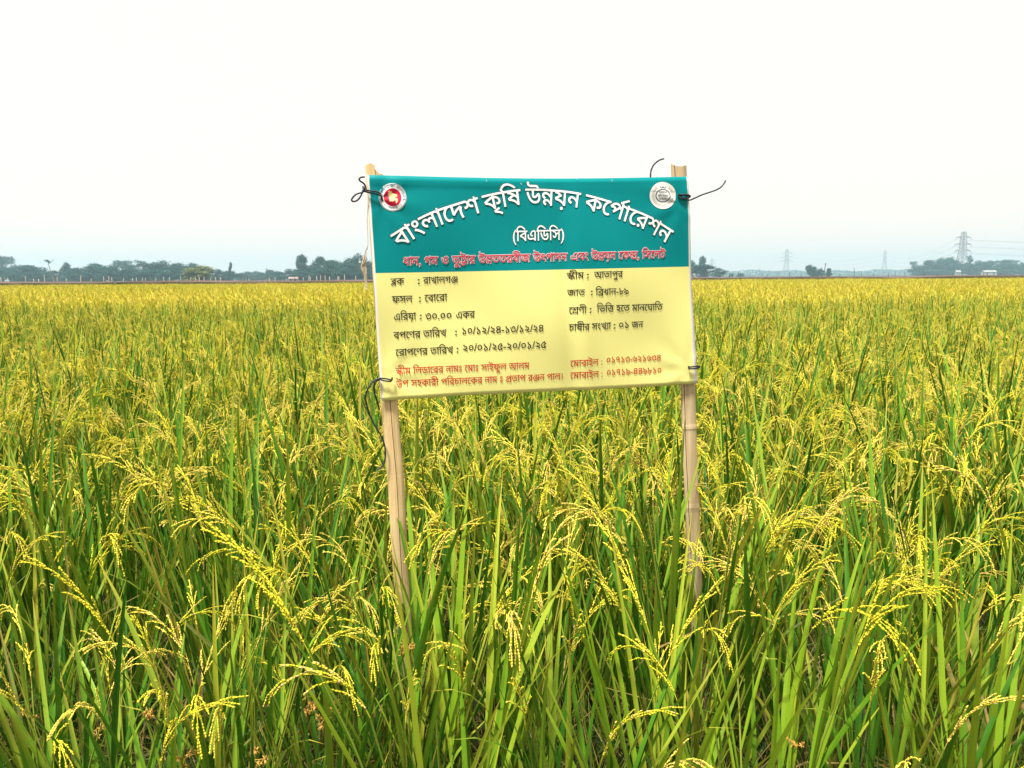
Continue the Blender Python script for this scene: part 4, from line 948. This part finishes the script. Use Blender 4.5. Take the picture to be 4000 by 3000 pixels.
def gap(x, y):                                    # a trodden, lodged spot in the field left of the sign
    return ((x + 5.0) / 1.0) ** 2 + ((y - 8.2) / 0.5) ** 2 < 1
near, field = [], []
row = 0; y = 1.52
while y < 13.0:
    nx = int((0.78 * y + 2.0) / 0.2)
    for i in range(-nx, nx + 1):
        x = (i + 0.5 * (row % 2)) * 0.2 + RG.uniform(-0.05, 0.05); yy = y + RG.uniform(-0.05, 0.05)
        if in_post(x, yy) or gap(x, yy): continue
        if any(math.hypot(x - a, yy - b) < 0.15 for a, b in used): continue
        if yy < 2.2 and RG.random() < 0.12: continue
        (near if abs(x) < 0.675 * yy + 0.08 and yy < 4.6 else field).append((x, yy))
    y += 0.19; row += 1
near.sort(key=lambda p: math.hypot(*p))
field += near[290:]; near = near[:290]
LAB_A = 'rice plant with nodding yellow-green ears in the rows in front of the signposts'
LAB_B = 'rice plant with nodding yellow-green ears in the crowded rows behind the signposts'
def behind(x, y): return (Vector((x, y, 0)) - SL).dot(S_N) < -0.03
for n, (x, y) in enumerate(near):
    s = RG.uniform(0.90, 1.10); rz = RG.uniform(0, 6.28); lab = LAB_B if behind(x, y) else LAB_A
    if n < 70:
        q = RG.random()
        if q > 0.88: sp, lab = LEAFY[RG.randrange(3)], 'leafy rice plant with few ears and tall upright blades near the signposts'
        elif q > 0.7: sp, lab = DROOPY[RG.randrange(3)], 'low rice plant with widely spread, heavily drooping ears near the signposts'
        else: sp = SPECS[RG.randrange(8)]
        plant_detailed(x, y, sp, rz, s * (0.92 if y < 1.65 else 0.98), lab)
    else: plant_mid(x, y, RG.randrange(8), rz, s, lab)

# the rest of the field: nobody could count it, one object that repeats whole plants and two-metre squares of crop
proto = bpy.data.collections.new('rice_prototypes')              # never linked to the scene
for i, sp in enumerate(SPECS):
    mb = joined(sp, ('leaf', 'tall'), RG, mi=0); joined(sp, ('ear',), RG, mb=mb, mi=1); joined(sp, ('stalk',), RG, mb=mb, mi=2)
    proto.objects.link(bpy.data.objects.new('rice_a%02d' % i, mb.mesh('rice_a', [LEAF, GRAIN, STALK], True)))
for i in range(4):
    mb = MB()
    lows = [plant_spec(RG, 9, 0.68, 0.5, 1.0, 1.1, 0.22, 0, True) for _ in range(5)]
    for a in range(10):
        for b in range(10):
            M = Matrix.Translation((-1 + 0.1 + a * 0.2 + RG.uniform(-.06, .06), -1 + 0.1 + b * 0.2 + RG.uniform(-.06, .06), 0)) @ Matrix.Rotation(RG.uniform(0, 6.28), 4, 'Z') @ Matrix.Scale(RG.uniform(0.9, 1.1), 4)
            sp = RG.choice(lows)
            joined(sp, ('leaf',), RG, True, M, mb, 0); joined(sp, ('ear',), RG, True, M, mb, 1)
    proto.objects.link(bpy.data.objects.new('rice_b%02d' % i, mb.mesh('rice_b', [LEAF, GRAIN, STALK], False)))
P, ROT, SCL, IDX = [], [], [], []
for x, y in field:
    if RG.random() < 0.03: continue
    P.append((x, y, -0.02)); ROT.append((RG.uniform(-.05, .05), RG.uniform(-.05, .05), RG.uniform(0, 6.28))); SCL.append(RG.uniform(0.92, 1.08) + 0.06 * math.sin(x * 1.3 + y * 0.7) * math.sin(y * 1.1 - x * 0.4)); IDX.append(RG.randrange(8))
yy = 14.0
while yy < 100:
    nx = int((0.74 * yy + 4) / 2) + 1
    for i in range(-nx, nx + 1):
        x = i * 2.0
        if yy > bund_y(x) - 1.9: continue
        P.append((x, yy, -0.02 + 0.03 * math.sin(x * 0.31 + yy * 0.2))); ROT.append((0, 0, RG.randrange(4) * math.pi / 2)); SCL.append(1.0 + 0.05 * math.sin(x * 0.17) * math.sin(yy * 0.23) + RG.uniform(-.02, .02)); IDX.append(8 + RG.randrange(4))
    yy += 2.0
def build_field():
    me = bpy.data.meshes.new('rice_field'); me.from_pydata(P, [], [])
    a = me.attributes.new('rot', 'FLOAT_VECTOR', 'POINT'); a.data.foreach_set('vector', np.array(ROT, dtype=np.float32).ravel())
    a = me.attributes.new('scl', 'FLOAT', 'POINT'); a.data.foreach_set('value', np.array(SCL, dtype=np.float32))
    a = me.attributes.new('idx', 'INT', 'POINT'); a.data.foreach_set('value', np.array(IDX, dtype=np.int32))
    o = link('rice_field', me, kind='stuff'); tag(o, 'wide field of ripening yellow rice stretching to the earth bund', 'rice field')
    ng = bpy.data.node_groups.new('scatter_rice', 'GeometryNodeTree')
    ng.interface.new_socket('Geometry', in_out='INPUT', socket_type='NodeSocketGeometry'); ng.interface.new_socket('Geometry', in_out='OUTPUT', socket_type='NodeSocketGeometry')
    gi, go = ng.nodes.new('NodeGroupInput'), ng.nodes.new('NodeGroupOutput')
    ip = ng.nodes.new('GeometryNodeInstanceOnPoints'); ci = ng.nodes.new('GeometryNodeCollectionInfo')
    ci.inputs['Collection'].default_value = proto; ci.inputs['Separate Children'].default_value = True; ci.inputs['Reset Children'].default_value = True
    def attr(nm, ty):
        q = ng.nodes.new('GeometryNodeInputNamedAttribute'); q.data_type = ty; q.inputs['Name'].default_value = nm; return q.outputs['Attribute']
    ip.inputs['Pick Instance'].default_value = True
    er = ng.nodes.new('FunctionNodeEulerToRotation')
    lk = ng.links.new
    lk(gi.outputs[0], ip.inputs['Points']); lk(ci.outputs[0], ip.inputs['Instance']); lk(attr('idx', 'INT'), ip.inputs['Instance Index'])
    lk(attr('rot', 'FLOAT_VECTOR'), er.inputs[0]); lk(er.outputs[0], ip.inputs['Rotation']); lk(attr('scl', 'FLOAT'), ip.inputs['Scale'])
    lk(ip.outputs[0], go.inputs[0])
    md = o.modifiers.new('scatter', 'NODES'); md.node_group = ng
build_field()

# weeds and dry grass along the near edge
def build_weeds():
    rnd = random.Random(77); mb = MB()
    vars_ = [leaf_geo(1.0, w, rnd.uniform(0, .2), b, rnd, 4, rnd.uniform(-1, 1)) for w in (0.008, 0.012, 0.016, 0.022) for b in (0.1, 0.5, 1.0, 1.6, 2.2)]
    for i in range(13000):
        y = 0.85 + 1.6 * rnd.random(); x = rnd.uniform(-1, 1) * (0.75 * y + 0.6)
        ln = rnd.uniform(0.14, 0.50) * (1.0 if y > 1.15 else 0.6)
        if rnd.random() < 0.04: ln *= 1.6
        M = Matrix.Translation((x, y, -0.03)) @ lean(abs(rnd.gauss(0, 0.45)), rnd.uniform(0, 6.28)) @ Matrix.Diagonal((ln, ln * rnd.uniform(0.6, 1.2), ln, 1))
        mb.merge(rnd.choice(vars_), M, 0, rnd.random())
    o = mb.obj('weedy_grass', WEED, kind='stuff'); tag(o, 'green and straw-coloured weedy grass at the foot of the rice', 'grass')
build_weeds()

def build_sedge(px, y, h, n, seed, label):
    rnd = random.Random(seed); d = ray(px, 2700); x = d.x / d.y * y
    t = thing('sedge', label, 'sedge', (x, y, -0.02), 0, 'sedges among the rice feet')
    for k in range(n):
        phi = rnd.uniform(0, 6.28); th = rnd.uniform(0.05, 0.4); hh = h * rnd.uniform(0.75, 1.1)
        mb = MB(); M = lean(th, phi); tip = M @ Vector((0.04, 0, hh))
        tube(mb, [M @ Vector((0.04 * u * u, 0, hh * u)) for u in (0, .33, .66, 1)], [0.0018, 0.0016, 0.0013, 0.001], 5, 0, rnd.uniform(0.45, 0.65))
        mb.obj('stalk', WEED, t, True)
        mb = MB()
        for c in range(rnd.randint(3, 5)):
            cc = tip + Vector((rnd.uniform(-1, 1), rnd.uniform(-1, 1), rnd.uniform(-0.6, 0.8))) * 0.018
            tube(mb, [tip, cc], 0.0007, 3)
            for q in range(16):
                dr = Vector((rnd.gauss(0, 1), rnd.gauss(0, 1), rnd.gauss(0, 1))).normalized()
                grain(mb, cc, dr, rnd.uniform(0.007, 0.011), 0.0035, rnd.random(), 3)
        mb.obj('seed_head', SEDGE_HEAD, t, False)
for i, (px, y, h, n, lab) in enumerate([
    (960, 1.40, 0.60, 4, 'sedge with brown seed heads between the two golden drooping rice plants'),
    (250, 1.36, 0.52, 3, 'low sedge with ochre seed heads by the golden rice plant ending the front row'),
    (690, 1.34, 0.50, 3, 'short sedge with brown heads in the straw-coloured grass'),
    (1420, 1.50, 0.56, 4, 'sedge with ochre heads at the foot of the cracked post'),
    (3020, 1.25, 0.44, 2, 'tiny yellow-headed sedge in the grass right of the weathered post'),
    (1120, 1.36, 0.48, 3, 'sedge with rusty heads in front of the narrow-leaved rice plant')]):
    build_sedge(px, y, h, n, 300 + i, lab)

# ------------------------------------------------------------------ stakes on the bund
STAKE_PALE = noisy('stake_pale_wood', (0.34, 0.31, 0.27), (0.52, 0.49, 0.44), 3, 0.9, 0.1)
STAKE_DARK = noisy('stake_dark_wood', (0.06, 0.05, 0.045), (0.16, 0.13, 0.11), 3, 0.9, 0.1)
def build_stakes():
    rnd = random.Random(21)
    pale = [(4, 20), (32, 16), (100, 26), (132, 12), (151, 10), (174, 30), (222, 24), (258, 12), (314, 28), (355, 12), (405, 22), (425, 24), (437, 16), (482, 10), (518, 10), (533, 14), (556, 12), (568, 10), (608, 10),
            (640, 16), (662, 12), (704, 18), (745, 12), (763, 16), (779, 14), (797, 16), (822, 10), (843, 14), (862, 14), (1206, 20), (1212, 14), (1270, 20), (1288, 14), (1319, 16), (1324, 14), (1347, 24), (1390, 16), (1424, 12), (1052, 12), (1075, 14), (1185, 12), (1238, 18), (1252, 22)]
    dark = [(890, 22), (944, 24), (955, 14), (968, 22), (978, 14), (985, 18), (1020, 14), (1046, 10), (1150, 16), (1111, 18), (2745, 14), (2764, 16), (2782, 22), (2812, 30), (2850, 18), (2886, 28), (2893, 14), (2930, 10), (2995, 12), (3085, 22), (3130, 12), (3280, 12), (3337, 44),
            (3365, 14), (3410, 12), (3470, 14), (3496, 16), (3535, 18), (3608, 14), (3660, 10), (3720, 12), (3840, 10), (3905, 12), (3960, 10)]
    for lst, mat, lab, thin in ((pale, STAKE_PALE, 'pale weathered wooden stake standing on the earth bund', 0.07), (dark, STAKE_DARK, 'thin dark stake leaning on the earth bund', 0.05)):
        for px, hp in lst:
            d = ray(px, 1090); y = 74.0
            for _ in range(4): y = bund_y(d.x / d.y * y) + rnd.uniform(0.2, 0.2)
            x = d.x / d.y * y; zt = bund_top(x); h = 0.75 * hp * y / FPX + 0.1
            mb = MB(); lx = rnd.uniform(-0.12, 0.12) * h
            r = thin * 0.5 * rnd.uniform(0.8, 1.25)
            tube(mb, [(0, 0, -0.25), (lx * 0.5, 0.01, h * 0.5), (lx, 0.02, h - 0.08), (lx * 1.05, 0.02, h)], [r, r * 0.95, r * 0.85, r * 0.3], 6)
            o = mb.obj('fence_stake', mat, smooth=False); o.location = (x, y, zt); tag(o, lab, 'stake', 'stakes along the earth bund')
build_stakes()

# ------------------------------------------------------------------ trees
FOL = plant_mat('foliage_dark', [(0.0, (0.012, 0.046, 0.034)), (0.5, (0.019, 0.064, 0.046)), (1.0, (0.032, 0.088, 0.056))], None, 1, 0.25, 0.8, 0.02)  # bluish tint of the haze put partly into the leaf colour
FOL_LIGHT = plant_mat('foliage_light', [(0.0, (0.085, 0.11, 0.030)), (0.5, (0.125, 0.15, 0.04)), (1.0, (0.16, 0.18, 0.05))], None, 1, 0.25, 0.6, 0.2)
BARK = noisy('bark', (0.07, 0.055, 0.04), (0.17, 0.14, 0.11), 1.5, 0.95, 0.1)

def tree_geo(kind, seed):
    """unit tree, 1 high and about 1 wide, trunk and crown"""
    rnd = random.Random(seed); tr, cr = MB(), MB(); lobes = []
    if kind == 'broad':
        hb = 0.20
        for i in range(24):
            a = rnd.uniform(0, 6.28); q = rnd.random() ** 0.5 * 0.42; z = rnd.uniform(0.10, 0.82)
            k = 1.0 if z < 0.6 else 1.0 - (z - 0.6) * 1.6
            lobes.append((Vector((math.cos(a) * q * k, math.sin(a) * q * k, z)), rnd.uniform(0.12, 0.2)))
        lobes.append((Vector((0, 0, 0.82)), 0.17))
    elif kind == 'slim':
        hb = 0.40
        for i in range(16):
            a = rnd.uniform(0, 6.28); z = rnd.uniform(0.30, 0.9)
            q = rnd.uniform(0.05, 0.32); lobes.append((Vector((math.cos(a) * q, math.sin(a) * q, z)), rnd.uniform(0.08, 0.14)))
        lobes.append((Vector((0.03, 0, 0.91)), 0.09))
    elif kind == 'spread':
        hb = 0.45
        for i in range(26):
            a = rnd.uniform(0, 6.28); q = rnd.uniform(0.02, 0.44); z = rnd.uniform(0.45, 0.9) - 0.25 * q
            lobes.append((Vector((math.cos(a) * q, math.sin(a) * q, z)), rnd.uniform(0.10, 0.15)))
    else:                                                         # column
        hb = 0.25
        for i in range(12):
            z = 0.3 + 0.62 * i / 11; lobes.append((Vector((rnd.uniform(-.16, .16), rnd.uniform(-.16, .16), z)), rnd.uniform(0.10, 0.2)))
    top = Vector((rnd.uniform(-.03, .03), 0, 0.72))
    tube(tr, [(0, 0, -0.03), (rnd.uniform(-.01, .01), 0, hb * 0.5), (rnd.uniform(-.02, .02), 0, hb), top], [0.030, 0.024, 0.020, 0.007], 7)
    flat = 0.65 if kind == 'spread' else 0.85
    for c, r in lobes:
        z0 = max(hb * 0.8, c.z - 0.28)
        tube(tr, [(0, 0, z0), (c.x * 0.45, c.y * 0.45, (z0 + c.z) / 2), tuple(c)], [0.010, 0.007, 0.003], 5)
        sz0 = {'broad': 0.034, 'slim': 0.026, 'spread': 0.024, 'column': 0.05}[kind]
        rl = rnd.random() * 0.5
        for i in range(int(190 * (r / 0.15) ** 2)):
            d = Vector((rnd.gauss(0, 1), rnd.gauss(0, 1), rnd.gauss(0, 1))).normalized()
            p = c + Vector((d.x, d.y, d.z * flat)) * r * (rnd.uniform(0.45, 1.0) if rnd.random() < 0.9 else rnd.uniform(1.0, 1.25))
            nn = (d + Vector((rnd.gauss(0, .6), rnd.gauss(0, .6), rnd.gauss(0, .6) + 0.35))).normalized()
            a = nn.cross(Vector((rnd.random() + .1, rnd.random(), rnd.random()))).normalized(); b = nn.cross(a); s = sz0 * rnd.uniform(0.5, 1.15)
            cr.add([p - a * s, p + b * s * 0.5 - a * s * 0.1, p + a * s, p - b * s * 0.5], [(0, 1, 2, 3)], [(0.5, (rl + rnd.uniform(0, 0.45)) % 1.0)] * 4)
    return tr, cr
TREES = {}
for kind, n in (('broad', 5), ('slim', 3), ('spread', 2), ('column', 1)):
    for i in range(n):
        tr, cr = tree_geo(kind, 900 + i * 7 + len(kind))
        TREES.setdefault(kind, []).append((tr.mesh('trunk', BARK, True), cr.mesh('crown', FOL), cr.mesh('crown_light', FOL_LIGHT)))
RT = random.Random(5)
DS = 1.6                                                      # the plain beyond the bund is that much deeper
def tree(px, top, wpx, dist, kind, label, group, light=False, name='tree'):
    dist *= DS; d = ray(px, 1085); x = d.x / d.y * dist; h = at_y(px, top, dist).z; w = wpx * dist / FPX
    v = RT.choice(TREES[kind])
    t = thing(name, label, 'tree', (x, dist, 0), RT.uniform(0, 6.28), group, (w * (1.25 if kind == 'broad' else 1.05), w * (1.25 if kind == 'broad' else 1.05), h))
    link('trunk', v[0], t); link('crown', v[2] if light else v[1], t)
GL_ = 'trees of the wood beyond the bund'
LB = 'bushy dark green tree in the hazy wood beyond the bund'
for px, top, wp, ds in ((40, 1040, 110, 330), (100, 1031, 120, 320), (165, 1040, 110, 330), (215, 1054, 90, 320), (300, 1042, 100, 310), (372, 1024, 115, 320), (450, 1026, 110, 310), (560, 1018, 125, 315), (640, 1013, 125, 310), (700, 1022, 100, 315), (752, 1022, 70, 325),
                        (850, 1048, 90, 320), (885, 1056, 80, 330), (410, 1050, 110, 290), (600, 1048, 120, 290), (500, 1046, 110, 290), (680, 1050, 90, 285), (330, 1060, 90, 285), (140, 1062, 100, 300), (60, 1066, 90, 300)):
    tree(px, top, wp, ds, 'broad', LB, GL_)
LF = 'small pale hazy tree in the low gap between the two woods'
for px, top, wp, ds in ((930, 1068, 60, 520), (966, 1058, 62, 450), (1002, 1056, 62, 430), (1035, 1066, 50, 470), (1058, 1051, 74, 400), (1092, 1060, 56, 430)):
    tree(px, top, wp, ds, 'broad', LF, 'trees in the gap')
LC = 'rounded green tree tinted blue by haze in the wood behind the cracked post'
for px, top, wp, ds in ((1130, 1047, 80, 340), (1215, 1032, 100, 300), (1300, 1011, 130, 290), (1355, 1018, 110, 290), (1402, 984, 88, 300), (1440, 1015, 90, 300), (1268, 1045, 110, 275), (1350, 1050, 110, 270), (1180, 1056, 80, 280), (1500, 1010, 120, 300), (1600, 1020, 130, 300), (1420, 1050, 100, 270)):
    tree(px, top, wp, ds, 'broad', LC, 'trees of the wood behind the sign')
tree(12, 984, 130, 430, 'spread', 'tall feathery flat-topped tree above the outer end of the wood', None)
tree(516, 1003, 110, 420, 'spread', 'pale flat-topped tree rising behind the wood', None)
tree(262, 1020, 46, 330, 'broad', 'narrow tree standing up from a dip in the wood', None)
tree(790, 1033, 110, 190, 'broad', 'olive light green bushy tree in front of the dark wood', None, True)
tree(902, 1029, 26, 330, 'column', 'thin pointed tree leaning at the end of the wood', None)
tree(1180, 988, 52, 300, 'broad', 'tall loose-crowned tree at the end of the wood behind the sign', None)
tree(1250, 996, 60, 300, 'broad', 'tall tree with gaps in its crown above the rounded trees', None)
tree(2757, 1030, 120, 330, 'broad', 'rounded bushy tree by the weathered post', None)
tree(2742, 995, 34, 420, 'broad', 'pale slender tree rising behind the bushy tree by the weathered post', None)
tree(2700, 1012, 44, 400, 'broad', 'slender tree half hidden behind the signboard edge', None)
tree(2857, 1067, 18, 420, 'broad', 'very small round tree alone on the bund skyline', None)
tree(2892, 1065, 26, 440, 'broad', 'low shrubby tree beside the very small round tree', None)
tree(3163, 1031, 44, 360, 'broad', 'largest of three small trees by the leaning pole', None)
tree(3206, 1045, 28, 360, 'broad', 'narrow small tree just before the leaning pole', None)
tree(3237, 1045, 22, 360, 'broad', 'small tree just beyond the leaning pole', None)
LR = 'bushy grey-green tree in the far grove round the big pylon'
for px, top, wp, ds in ((3590, 1040, 70, 560), (3628, 1012, 76, 560), (3664, 1008, 80, 570), (3702, 1010, 80, 550), (3738, 1020, 76, 545), (3780, 1024, 70, 545), (3816, 1014, 70, 560), (3853, 1020, 66, 550), (3912, 1024, 90, 550), (3950, 1026, 60, 560), (3985, 1030, 60, 560), (3610, 1054, 80, 530), (3680, 1052, 90, 530), (3900, 1050, 80, 530), (4040, 1030, 80, 560)):
    tree(px, top, wp, ds, 'broad', LR, 'trees of the far grove')
LS = 'flat-crowned pale tree rising over the far grove'
for px, top, wp, ds in ((3566, 1018, 60, 570), (3702, 994, 70, 600), (3782, 994, 56, 600), (3866, 1010, 70, 580), (3925, 1006, 110, 580), (3988, 1022, 60, 580)):
    tree(px, top, wp, ds, 'spread' if wp > 65 else 'slim', LS, 'tall trees of the far grove')

def build_far_wood():
    rnd = random.Random(4); mb = MB()
    for i in range(17000):
        px = rnd.uniform(2760, 4150) if rnd.random() < 0.8 else rnd.uniform(860, 1250)
        ds = rnd.uniform(1750, 2150); d = ray(px, 1085); x = d.x / d.y * ds
        hmax = 11 + 2.5 * math.sin(px * 0.009) + 1.5 * math.sin(px * 0.037) + 2.0 * rnd.random() + (1.5 if 3240 < px < 3540 else -1.0)
        z = rnd.random() * max(3, hmax); s = rnd.uniform(0.9, 2.2)
        n = Vector((rnd.gauss(0, 1), rnd.gauss(0, 1) - 0.6, rnd.gauss(0, 1) + 0.4)).normalized(); a = n.cross(Vector((0.2, 0.3, 0.9))).normalized(); b = n.cross(a)
        p = Vector((x, ds, z)); mb.add([p - a * s, p + b * s * .6, p + a * s, p - b * s * .6], [(0, 1, 2, 3)], [(0.5, rnd.random())] * 4)
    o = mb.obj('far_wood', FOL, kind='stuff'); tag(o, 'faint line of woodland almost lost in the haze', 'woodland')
build_far_wood()

# bare leaning stem over the wood, poles
def pole(px0, top, px1, dist, rad, name, label, cat, mat):
    d = ray(px1, 1085); x = d.x / d.y * dist; t = at_y(px0, top, dist)
    mb = MB(); tube(mb, [(0, 0, -0.2), ((t.x - x) * 0.5, 0, t.z * 0.5), (t.x - x, 0, t.z)], [rad, rad * 0.85, rad * 0.6], 7)
    return mb, x
mb, x = pole(3225, 1027, 3217, 300, 0.16, '', '', '', None)
t = thing('utility_pole', 'dark leaning pole among three small trees', 'pole', (x, 300, 0)); mb.obj('shaft', STAKE_DARK, t, True)
mb = MB(); p = at_y(3225, 1031, 300); bar(mb, (p.x - x - 0.6, 0, p.z), (p.x - x + 0.6, 0, p.z - 0.1), 0.12); mb.obj('crosspiece', STAKE_DARK, t)
mb, x = pole(1042, 1046, 1041, 300, 0.12, '', '', '', None)
t = thing('utility_pole', 'upright pole with short crosspiece over the small hazy trees', 'pole', (x, 300, 0)); mb.obj('shaft', STAKE_DARK, t, True)
mb = MB(); p = at_y(1042, 1052, 300); bar(mb, (p.x - x - 0.7, 0, p.z), (p.x - x + 0.7, 0, p.z), 0.12); mb.obj('crosspiece', STAKE_DARK, t)
mb, x = pole(186, 1022, 212, 330, 0.16, '', '', '', None)
t = thing('bare_tree', 'thin bare leaning stem with a wisp of crown over the wood', 'tree', (x, 330, 0)); mb.obj('trunk', BARK, t, True)
mb = MB(); p = at_y(186, 1022, 330); rb = random.Random(9)
for i in range(26):
    a = Vector((p.x - x + rb.gauss(0, 1.2), rb.gauss(0, 0.8), p.z + rb.gauss(0, 0.35))); dv = Vector((rb.uniform(-1, 1), rb.uniform(-.5, .5), rb.uniform(-.3, .3))) * 0.9
    mb.add([a - dv, a + Vector((0, 0, 0.16)), a + dv, a - Vector((0, 0, 0.16))], [(0, 1, 2, 3)], [(0.5, rb.random())] * 4)
for i in range(5): tube(mb, [(p.x - x, 0, p.z - 0.3), (p.x - x + rb.uniform(-2, 2), rb.uniform(-1, 1), p.z + rb.uniform(-.2, .4))], 0.05, 4)
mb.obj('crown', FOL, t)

# ------------------------------------------------------------------ sheds
TIN_PALE = noisy('tin_pale', (0.22, 0.22, 0.22), (0.31, 0.31, 0.31), 0.6, 0.5, 0.4)
TIN_PINK = noisy('tin_rusty', (0.20, 0.12, 0.11), (0.30, 0.20, 0.18), 0.6, 0.6, 0.3)
WALL_PALE = noisy('wall_limewash', (0.28, 0.27, 0.25), (0.38, 0.37, 0.34), 0.5, 0.9, 0.1)
DARK_IN = plain('dark_opening', (0.03, 0.03, 0.03), 0.9)
def shed(pxl, pxr, top, dist, roofmat, label):
    dist *= DS
    a, b = at_y(pxl, top, dist), at_y(pxr, top, dist); cx = (a.x + b.x) / 2; wd = b.x - a.x; h = a.z; dp = wd * 0.5; e = h * 0.72
    t = thing('shed', label, 'shed', (cx, dist, 0))
    mb = MB(); x, y = wd / 2 * 0.95, dp / 2
    mb.add([(-x, -y, -.1), (x, -y, -.1), (x, y, -.1), (-x, y, -.1), (-x, -y, e), (x, -y, e), (x, y, e), (-x, y, e), (-x, 0, h - .1), (x, 0, h - .1)],
           [(0, 1, 5, 4), (2, 3, 7, 6), (1, 2, 6, 9, 5), (3, 0, 4, 8, 7)]); mb.obj('wall', WALL_PALE, t)
    for sg in (-1, 1):
        mb = MB(); X = wd / 2
        mb.add([(-X, 0, h), (X, 0, h), (X, sg * (y + .5), e - .25), (-X, sg * (y + .5), e - .25), (-X, 0, h - .1), (X, 0, h - .1), (X, sg * (y + .5), e - .35), (-X, sg * (y + .5), e - .35)],
               [(0, 1, 2, 3), (7, 6, 5, 4), (3, 2, 6, 7), (0, 3, 7, 4), (1, 5, 6, 2)]); mb.obj('roof', roofmat, t)
    for k in (-0.25, 0.25):
        mb = MB(); box(mb, (k * wd, -y - .03, e * 0.45), (wd * 0.12, 0.08, e * 0.75)); mb.obj('door', DARK_IN, t)
shed(3838, 3888, 1056, 515, TIN_PALE, 'white roofed shed in front of the far grove')
shed(3733, 3752, 1056, 515, TIN_PALE, 'small pale shed below the big pylon')
shed(1128, 1166, 1082, 262, TIN_PINK, 'low shed with pinkish tin roof before the wood behind the sign')

# ------------------------------------------------------------------ pylons and cables
STEEL = noisy('galvanised_steel', (0.16, 0.17, 0.18), (0.26, 0.27, 0.28), 0.4, 0.6, 0.4)
GLASS_INS = plain('insulator_brown', (0.10, 0.07, 0.06), 0.4)
def pylon(px, top, dist, rz, label, thick=0.26, wide=1.0, arms=True):
    dist *= DS; thick *= 1.4
    d = ray(px, 1085); x = d.x / d.y * dist; h = at_y(px, top, dist).z
    t = thing('pylon', label, 'pylon', (x, dist, 0), rz, 'pylons of the power line')
    prof = [(0.0, 0.135), (0.22, 0.098), (0.42, 0.072), (0.58, 0.056), (0.72, 0.050), (0.86, 0.046), (1.0, 0.075 if wide > 1 else 0.035)]
    def hw(f):
        for (f0, w0), (f1, w1) in zip(prof, prof[1:]):
            if f <= f1: return (w0 + (w1 - w0) * (f - f0) / (f1 - f0)) * h
        return prof[-1][1] * h
    for sx in (-1, 1):
        for sy in (-1, 1):
            mb = MB(); tube(mb, [(sx * hw(f), sy * min(hw(f), hw(min(f, .86))), f * h - (0.3 if f == 0 else 0)) for f, _ in prof], thick / 2, 4); mb.obj('leg', STEEL, t)
    lv = [0.0, 0.12, 0.22, 0.32, 0.42, 0.50, 0.58, 0.65, 0.72, 0.79, 0.86, 0.93, 1.0]
    mb = MB(); th = thick * 0.55
    for f0, f1 in zip(lv, lv[1:]):
        a, b = hw(f0), hw(f1); ay, by = min(a, hw(min(f0, .86))), min(b, hw(min(f1, .86)))
        for s in (-1, 1):
            bar(mb, (-a, s * ay, f0 * h), (b, s * by, f1 * h), th); bar(mb, (a, s * ay, f0 * h), (-b, s * by, f1 * h), th)
            bar(mb, (s * a, -ay, f0 * h), (s * b, by, f1 * h), th); bar(mb, (s * a, ay, f0 * h), (s * b, -by, f1 * h), th)
            bar(mb, (-b, s * by, f1 * h), (b, s * by, f1 * h), th); bar(mb, (s * b, -by, f1 * h), (s * b, by, f1 * h), th)
    mb.obj('bracing', STEEL, t, kind='stuff')
    tips = []
    for f, ln in ((0.56, 0.215), (0.71, 0.215), (0.865, 0.195)):
        for s in (-1, 1):
            mb = MB(); b = hw(f); tip = Vector((s * ln * h * wide, 0, f * h))
            for sy in (-1, 1): bar(mb, (s * b, sy * b * 0.8, f * h), tip, thick * 0.8); bar(mb, (s * b, sy * b * 0.8, (f + 0.05) * h), tip, thick * 0.7)
            for k in (0.35, 0.7):
                p, q = Vector((s * b, 0, f * h)).lerp(tip, k), Vector((s * b, 0, (f + 0.05) * h)).lerp(tip, k); bar(mb, p, q, thick * 0.6)
            arm = mb.obj('crossarm', STEEL, t)
            mb = MB(); lo = tip - Vector((0, 0, 0.045 * h)); tube(mb, [tip, lo], 0.2, 6); mb.obj('insulator', GLASS_INS, arm)
            tips.append(Matrix.Translation((x, dist, 0)) @ Matrix.Rotation(rz, 4, 'Z') @ lo)
    mb = MB(); b = hw(1.0) * 1.25; bar(mb, (-b, 0, h), (b, 0, h), thick); mb.obj('top_beam', STEEL, t)
    return tips
TA = pylon(3753, 906, 590, R(8), 'big dark lattice pylon standing over the far grove', 0.50, 1.0)
TB = pylon(3452, 979, 1080, R(68), 'thin faint pylon seen edge-on between the grove and the leaning pole', 0.36, 0.8)
TC = pylon(3070, 974, 1040, R(-6), 'faint pylon with three pairs of arms on the open skyline', 0.40, 1.0)
TD = pylon(2779, 1010, 1420, R(10), 'ghostly pylon almost lost in haze beside the bushy tree', 0.40, 1.0)
def cable(a, b, sag, label):
    mb = MB(); N = 18
    tube(mb, [a.lerp(b, i / N) - Vector((0, 0, sag * 4 * (i / N) * (1 - i / N))) for i in range(N + 1)], 0.085, 4)
    o = mb.obj('power_cable', STEEL); tag(o, label, 'cable', 'cables of the power line')
for i in range(6):
    cable(TA[i], TB[i], 14, 'overhead cable from the big pylon to the edge-on pylon')
    cable(TB[i], TC[i], 14, 'overhead cable from the edge-on pylon to the three-armed pylon')
    cable(TC[i], TD[i], 14, 'overhead cable from the three-armed pylon to the ghostly pylon')
    far = Vector((TA[i].x + 400, TA[i].y - 140, TA[i].z - 9))
    cable(TA[i], far, 6, 'overhead cable leaving the big pylon away from the other pylons')
